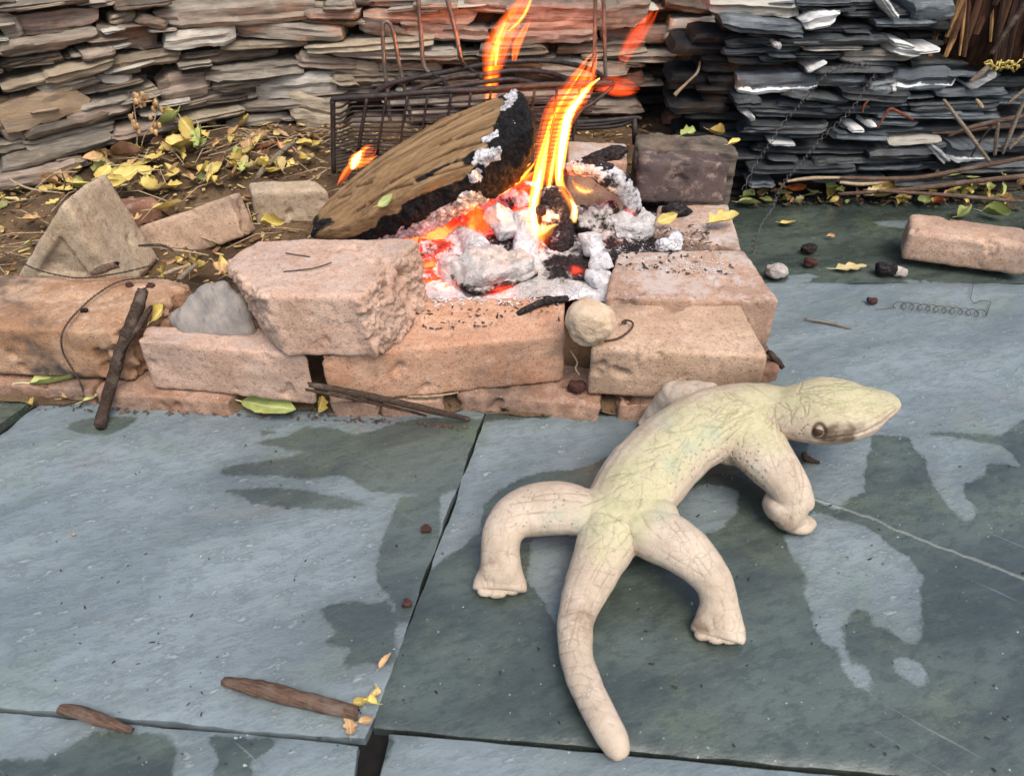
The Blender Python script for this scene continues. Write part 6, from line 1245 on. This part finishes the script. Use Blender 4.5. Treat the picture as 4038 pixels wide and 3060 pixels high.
wire([('g', 1740, 985, .10), ('g', 1500, 932, .10), ('g', 1300, 922, .098), ('g', 1050, 950, .096), ('g', 850, 1060, .095), ('g', 700, 1190, .095), ('g', 600, 1300, .096), ('g', 540, 1420, .088), ('g', 548, 1560, .065), ('4', 440, 860, .045), ('4', 500, 960, .028), ('4', 525, 1060, .012), ('4', 495, 1115, .004)], 'twisted wire arching over the far left brick and down its front', .0007, .0010, turns=34)
wire([('3', 1260, 400, 1.43), ('3', 1150, 410, 1.42), ('3', 1030, 432, 1.42), ('3', 950, 500, 1.42), ('3', 860, 590, 1.41), ('3', 815, 660, 1.41), ('3', 730, 750, 1.40), ('3', 630, 900, 1.39), ('3', 560, 1000, 1.38), ('3', 460, 1190, 1.36)], 'left strand of twisted netting wire hanging before the dark wall', .0007, .0036, 'Y', GWIRE, 15)
wire([('3', 1290, 470, 1.42), ('3', 1230, 545, 1.42), ('3', 1160, 655, 1.41), ('3', 1080, 745, 1.40), ('3', 960, 855, 1.39), ('3', 880, 950, 1.38), ('3', 820, 1020, 1.37), ('3', 750, 1092, 1.35), ('3', 690, 1180, 1.33), ('3', 640, 1290, 1.30), ('3', 570, 1390, 1.25), ('3', 540, 1480, 1.20), ('3', 520, 1580, 1.14)], 'right strand of twisted netting wire reaching down to the wet slab', .0007, .0036, 'Y', GWIRE, 19)
pts = [('i', 1130, 1155, .003), ('i', 1200, 1150, .003), ('i', 1245, 1140, .003)]
for i in range(11 * 8):
    a = i / 8 * 2 * math.pi; x = 1270 + i * 7.4; y = 1120 + i * .75; pts.append(('i', x - 30 * math.sin(a), y + 26 * math.cos(a), .003 + .002 * math.sin(a * .5)))
pts += [('i', 1960, 1130, .003), ('i', 1965, 1100, .004), ('i', 1900, 1090, .004), ('i', 1850, 1110, .003), ('i', 1825, 1085, .004), ('i', 1822, 1060, .004), ('i', 1842, 965, .006)]
s_ = [tuple(at(*p)) for p in pts]; tag(obj_from_mesh('wire', mesh(*tube(spline(s_, 3), .0005, 5)), WIRE), 'fine coiled wire lying on the dry slab below the lone brick', 'wire')
wire([('5', 1870, 1020, .088), ('5', 1960, 1000, .090), ('5', 2035, 945, .092), ('5', 2045, 905, .093), ('5', 2010, 890, .092), ('5', 1980, 902, .090), ('5', 2010, 905, .09)], 'bent nail-like wire hook on the tan front brick', .0015)
wire([('4', 1780, 155, .152), ('4', 1840, 165, .152), ('4', 1930, 178, .152)], 'short bent wire on the broken brick, upper one', .0007); wire([('4', 1765, 272, .152), ('4', 1950, 250, .153), ('4', 2065, 215, .154)], 'dark straw on the broken brick, lower one', .0008)
wire([('5', 1660, 1080, .06), ('5', 1700, 1150, .05), ('5', 1690, 1190, .045), ('5', 1715, 1230, .04)], 'tan rootlet in the gap between the two right front bricks', .0012, mat=TW['p'])

# ---- shaggy trunk on top of the dark wall, with loose bark strips
m = Mat('trunk_core'); n1 = m.noise(1, 5, .6, m.scale(m.pos, (60, 60, 5))); CORE = m.done(m.mix(m.mapr(n1, .35, .65), lin(30, 20, 15), lin(66, 46, 34)), .95, m.bump(n1, 1., .01), .1)
def bark(name, a, b): return plain_mat(name, a, b, 1., .85, .8, .002, .2, (150, 150, 9))
BK = [bark('bark_tan', lin(176, 138, 90, .8), lin(122, 88, 54, .8)), bark('bark_brown', lin(96, 66, 44, .8), lin(54, 36, 26)), bark('bark_dark', lin(60, 40, 30), lin(34, 24, 18)), bark('bark_straw', lin(196, 166, 116, .8), lin(150, 118, 76, .8))]
tb = atY('h', 1900, 740, 1.47); tcx, tcy, tz = tb.x + .06, 1.70, tb.z - .01
trunk = thing('shaggy_trunk', (tcx, tcy, tz), 'shaggy tree trunk with loose fibrous bark strips at the top right', 'tree trunk')
V, F = tube([(tcx - .02 * i * .3, tcy, tz + i * .08) for i in range(9)], [.235, .215, .205, .20, .197, .195, .193, .19, .19], 40); me = mesh(V, F); co, no = coords(me); setco(me, co + no * (fbm(co * np.array([1, 1, .1]), 30, 3, 3) * .012)[:, None]); obj_from_mesh('trunk', me, CORE, trunk)
r = random.Random(5)
for i in range(150):
    a = R(r.uniform(178, 300)); zb = tz + (r.uniform(0, .05) if r.random() < .6 else r.uniform(.05, .3)); L = r.uniform(.10, .34); w = r.uniform(.003, .011); lean = r.uniform(-.10, .02)
    rad = .232 + r.uniform(-.008, .012) - .04 * min(1, (zb - tz) / .16); t_ = Vector((-math.sin(a), math.cos(a), 0)); nn = Vector((math.cos(a), math.sin(a), 0)); V = []
    for k in range(6):
        t = k / 5; c_ = Vector((tcx, tcy, zb)) + nn * (rad - .035 * t + (.012 * (1 - t) ** 2)) + t_ * (lean * L * t * 2 + .004 * math.sin(t * 5 + i)) + Vector((0, 0, L * t)); ww = w * (1 - .5 * t) * (.6 + .4 * min(1, t * 5))
        V += [c_ - t_ * ww, c_ + nn * .0022, c_ + t_ * ww, c_ - nn * .003]
    F = [(k * 4 + q, k * 4 + (q + 1) % 4, k * 4 + 4 + (q + 1) % 4, k * 4 + 4 + q) for k in range(5) for q in range(4)] + [(0, 1, 2, 3), (23, 22, 21, 20)]
    obj_from_mesh('bark_strip', mesh(V, F, False), r.choices(BK, (1.8, 4, 4, .5))[0], trunk)
# yellow straw tuft at its foot
st = thing('straw_tuft', atY('h', 1950, 850, 1.44)[:], 'tuft of yellow straw at the foot of the shaggy trunk', 'straw'); parts = []
for i in range(40):
    x, y = r.uniform(1790, 2180), r.uniform(790, 870); p = atY('h', x, y, 1.44 + r.uniform(-.02, .02)); q = atY('h', x + r.uniform(-130, 130), y + r.uniform(-70, 70), 1.44 + r.uniform(-.02, .02)); parts.append(tube([p, p.lerp(q, .5) + Vector((0, 0, .004)), q], [.001, .0016, .0006], 4))
obj_from_mesh('straw', mesh(*join(parts)), LM['y'], st)['kind'] = 'stuff'

# ---- loose dry stems tangled in the heap, too many to count
parts = []; rq = random.Random(31)
for i in range(120):
    x, y = rq.uniform(-1.0, -.22), rq.uniform(1.1, 1.55); z = float(soilz(x, y)) + rq.uniform(.004, .014); a = rq.uniform(0, 6.3); L = rq.uniform(.02, .08); q = Vector((math.cos(a), math.sin(a), 0)) * L; p = Vector((x, y, z))
    parts.append(tube([p - q, p + Vector((rq.uniform(-.006, .006), rq.uniform(-.006, .006), rq.uniform(0, .018))), p + q], [.0012, .0011, .0006], 5))
tag(obj_from_mesh('dry_stems', mesh(*join(parts)), TW['p']), 'tangle of thin dry stems across the leaf heap', 'stems', kind='stuff')
# ---- fine litter nobody could count
def bits(name, label, cat, pts, mat, smin, smax, seed, flat=.45):
    r = random.Random(seed); parts = []
    for p in pts:
        s = r.uniform(smin, smax); a = r.uniform(0, 6.3); e1 = Vector((math.cos(a), math.sin(a), r.uniform(-.3, .3))) * s * r.uniform(.6, 2.2); e2 = Vector((-math.sin(a), math.cos(a), r.uniform(-.3, .3))) * s * .6; e3 = Vector((0, 0, s * flat)); p = Vector(p)
        parts.append(([p - e1 - e2, p + e1 - e2 * .6, p + e1 * .8 + e2, p - e1 * .7 + e2, p + e3 + e1 * .2, p + e3 - e1 * .3], [(0, 3, 2, 1), (0, 1, 4), (1, 2, 4), (2, 3, 5), (3, 0, 5), (0, 4, 5), (2, 5, 4)]))
    return tag(obj_from_mesh(name, mesh(*join(parts), False), mat), label, cat, kind='stuff')
r = random.Random(9)
def inpoly(f, poly, n, z):
    poly = np.array(poly, float); lo = poly.min(0); hi = poly.max(0); out = []
    while len(out) < n:
        x, y = r.uniform(lo[0], hi[0]), r.uniform(lo[1], hi[1])
        if sd_poly(np.array([[x, y]]), poly)[0] < 0: out.append(at(f, x, y, z))
    return out
CHARB = plain_mat('charcoal_bits', lin(26, 24, 24), lin(64, 58, 56), 300, .8); ASHB = plain_mat('ash_bits', lin(196, 192, 190, .8), lin(232, 230, 228, .8), 300, .95)
side = [(1050, 560), (1500, 330), (2150, 300), (2500, 700), (2500, 900), (1800, 880), (1100, 860)]
bits('charcoal_crumbs', 'scatter of tiny charcoal crumbs on the ashy side brick', 'crumbs', inpoly('f', side, 120, .1205) + inpoly('f', [(1500, 300), (2212, 250), (2212, 600), (1900, 560)], 50, .1205), CHARB, .0006, .0030, 1)
bits('ash_flakes', 'scatter of white ash flakes on the ashy side brick', 'ash', inpoly('f', side, 300, .1205) + inpoly('6', [(100, 200), (330, 200), (360, 270), (200, 300), (60, 260)], 120, .1205), ASHB, .0003, .0014, 2)
bits('charcoal_crumbs', 'tiny dark crumbs on top of the widest front brick', 'crumbs', inpoly('5', [(760, 770), (1600, 770), (1600, 900), (620, 960)], 90, .1098), CHARB, .0006, .0026, 3)
bits('ash_flakes', 'white ash flakes along the back edge of the widest front brick', 'ash', inpoly('5', [(780, 745), (1620, 745), (1600, 790), (800, 800)], 150, .1098), ASHB, .0006, .0022, 4)
pl = []
for i in range(2600):
    x, y = r.uniform(-1.2, .30), r.uniform(1.0, 1.62)
    if -.15 < x < .28 and y < 1.33: continue
    pl.append((x, y, float(soilz(x, y)) + .004))
bits('leaf_litter', 'crumbled brown leaf litter covering the soil bank', 'litter', pl[:1300], plain_mat('litter_brown', lin(96, 70, 48, .8), lin(150, 116, 78, .8), 60, .9), .002, .008, 5)
bits('leaf_litter', 'pale straw bits mixed into the soil bank', 'litter', pl[1300:], plain_mat('litter_straw', lin(176, 146, 98, .8), lin(206, 182, 120, .8), 60, .9), .0015, .0065, 6, .3)
bits('leaf_litter', 'dark crumbs and scraps along the foot of the dark wall', 'litter', inpoly('i', [(120, 240), (900, 200), (2200, 150), (2200, 420), (1400, 400), (900, 370), (160, 400)], 700, .004), plain_mat('litter_dark', lin(60, 46, 36), lin(110, 86, 60, .8), 60, .9), .0012, .005, 7)
bits('crumbs', 'tiny specks of dirt scattered over the slabs', 'crumbs', inpoly('v', [(0, 930), (1000, 930), (1400, 900), (2212, 640), (2212, 1676), (0, 1676)], 230, .0012), CHARB, .0004, .0016, 8)
bits('crumbs', 'grit in the gutter between base bricks and slabs', 'crumbs', inpoly('4', [(150, 1100), (900, 1110), (2000, 1150), (2900, 1230), (2900, 1255), (1900, 1190), (800, 1150), (150, 1130)], 170, .002), plain_mat('grit', lin(70, 52, 42, .8), lin(120, 92, 74, .8), 90, .9), .0007, .003, 9)

# ------------------------------------------------------------------ tidy
for o in bpy.data.objects:
    if '_o' in o: del o['_o']
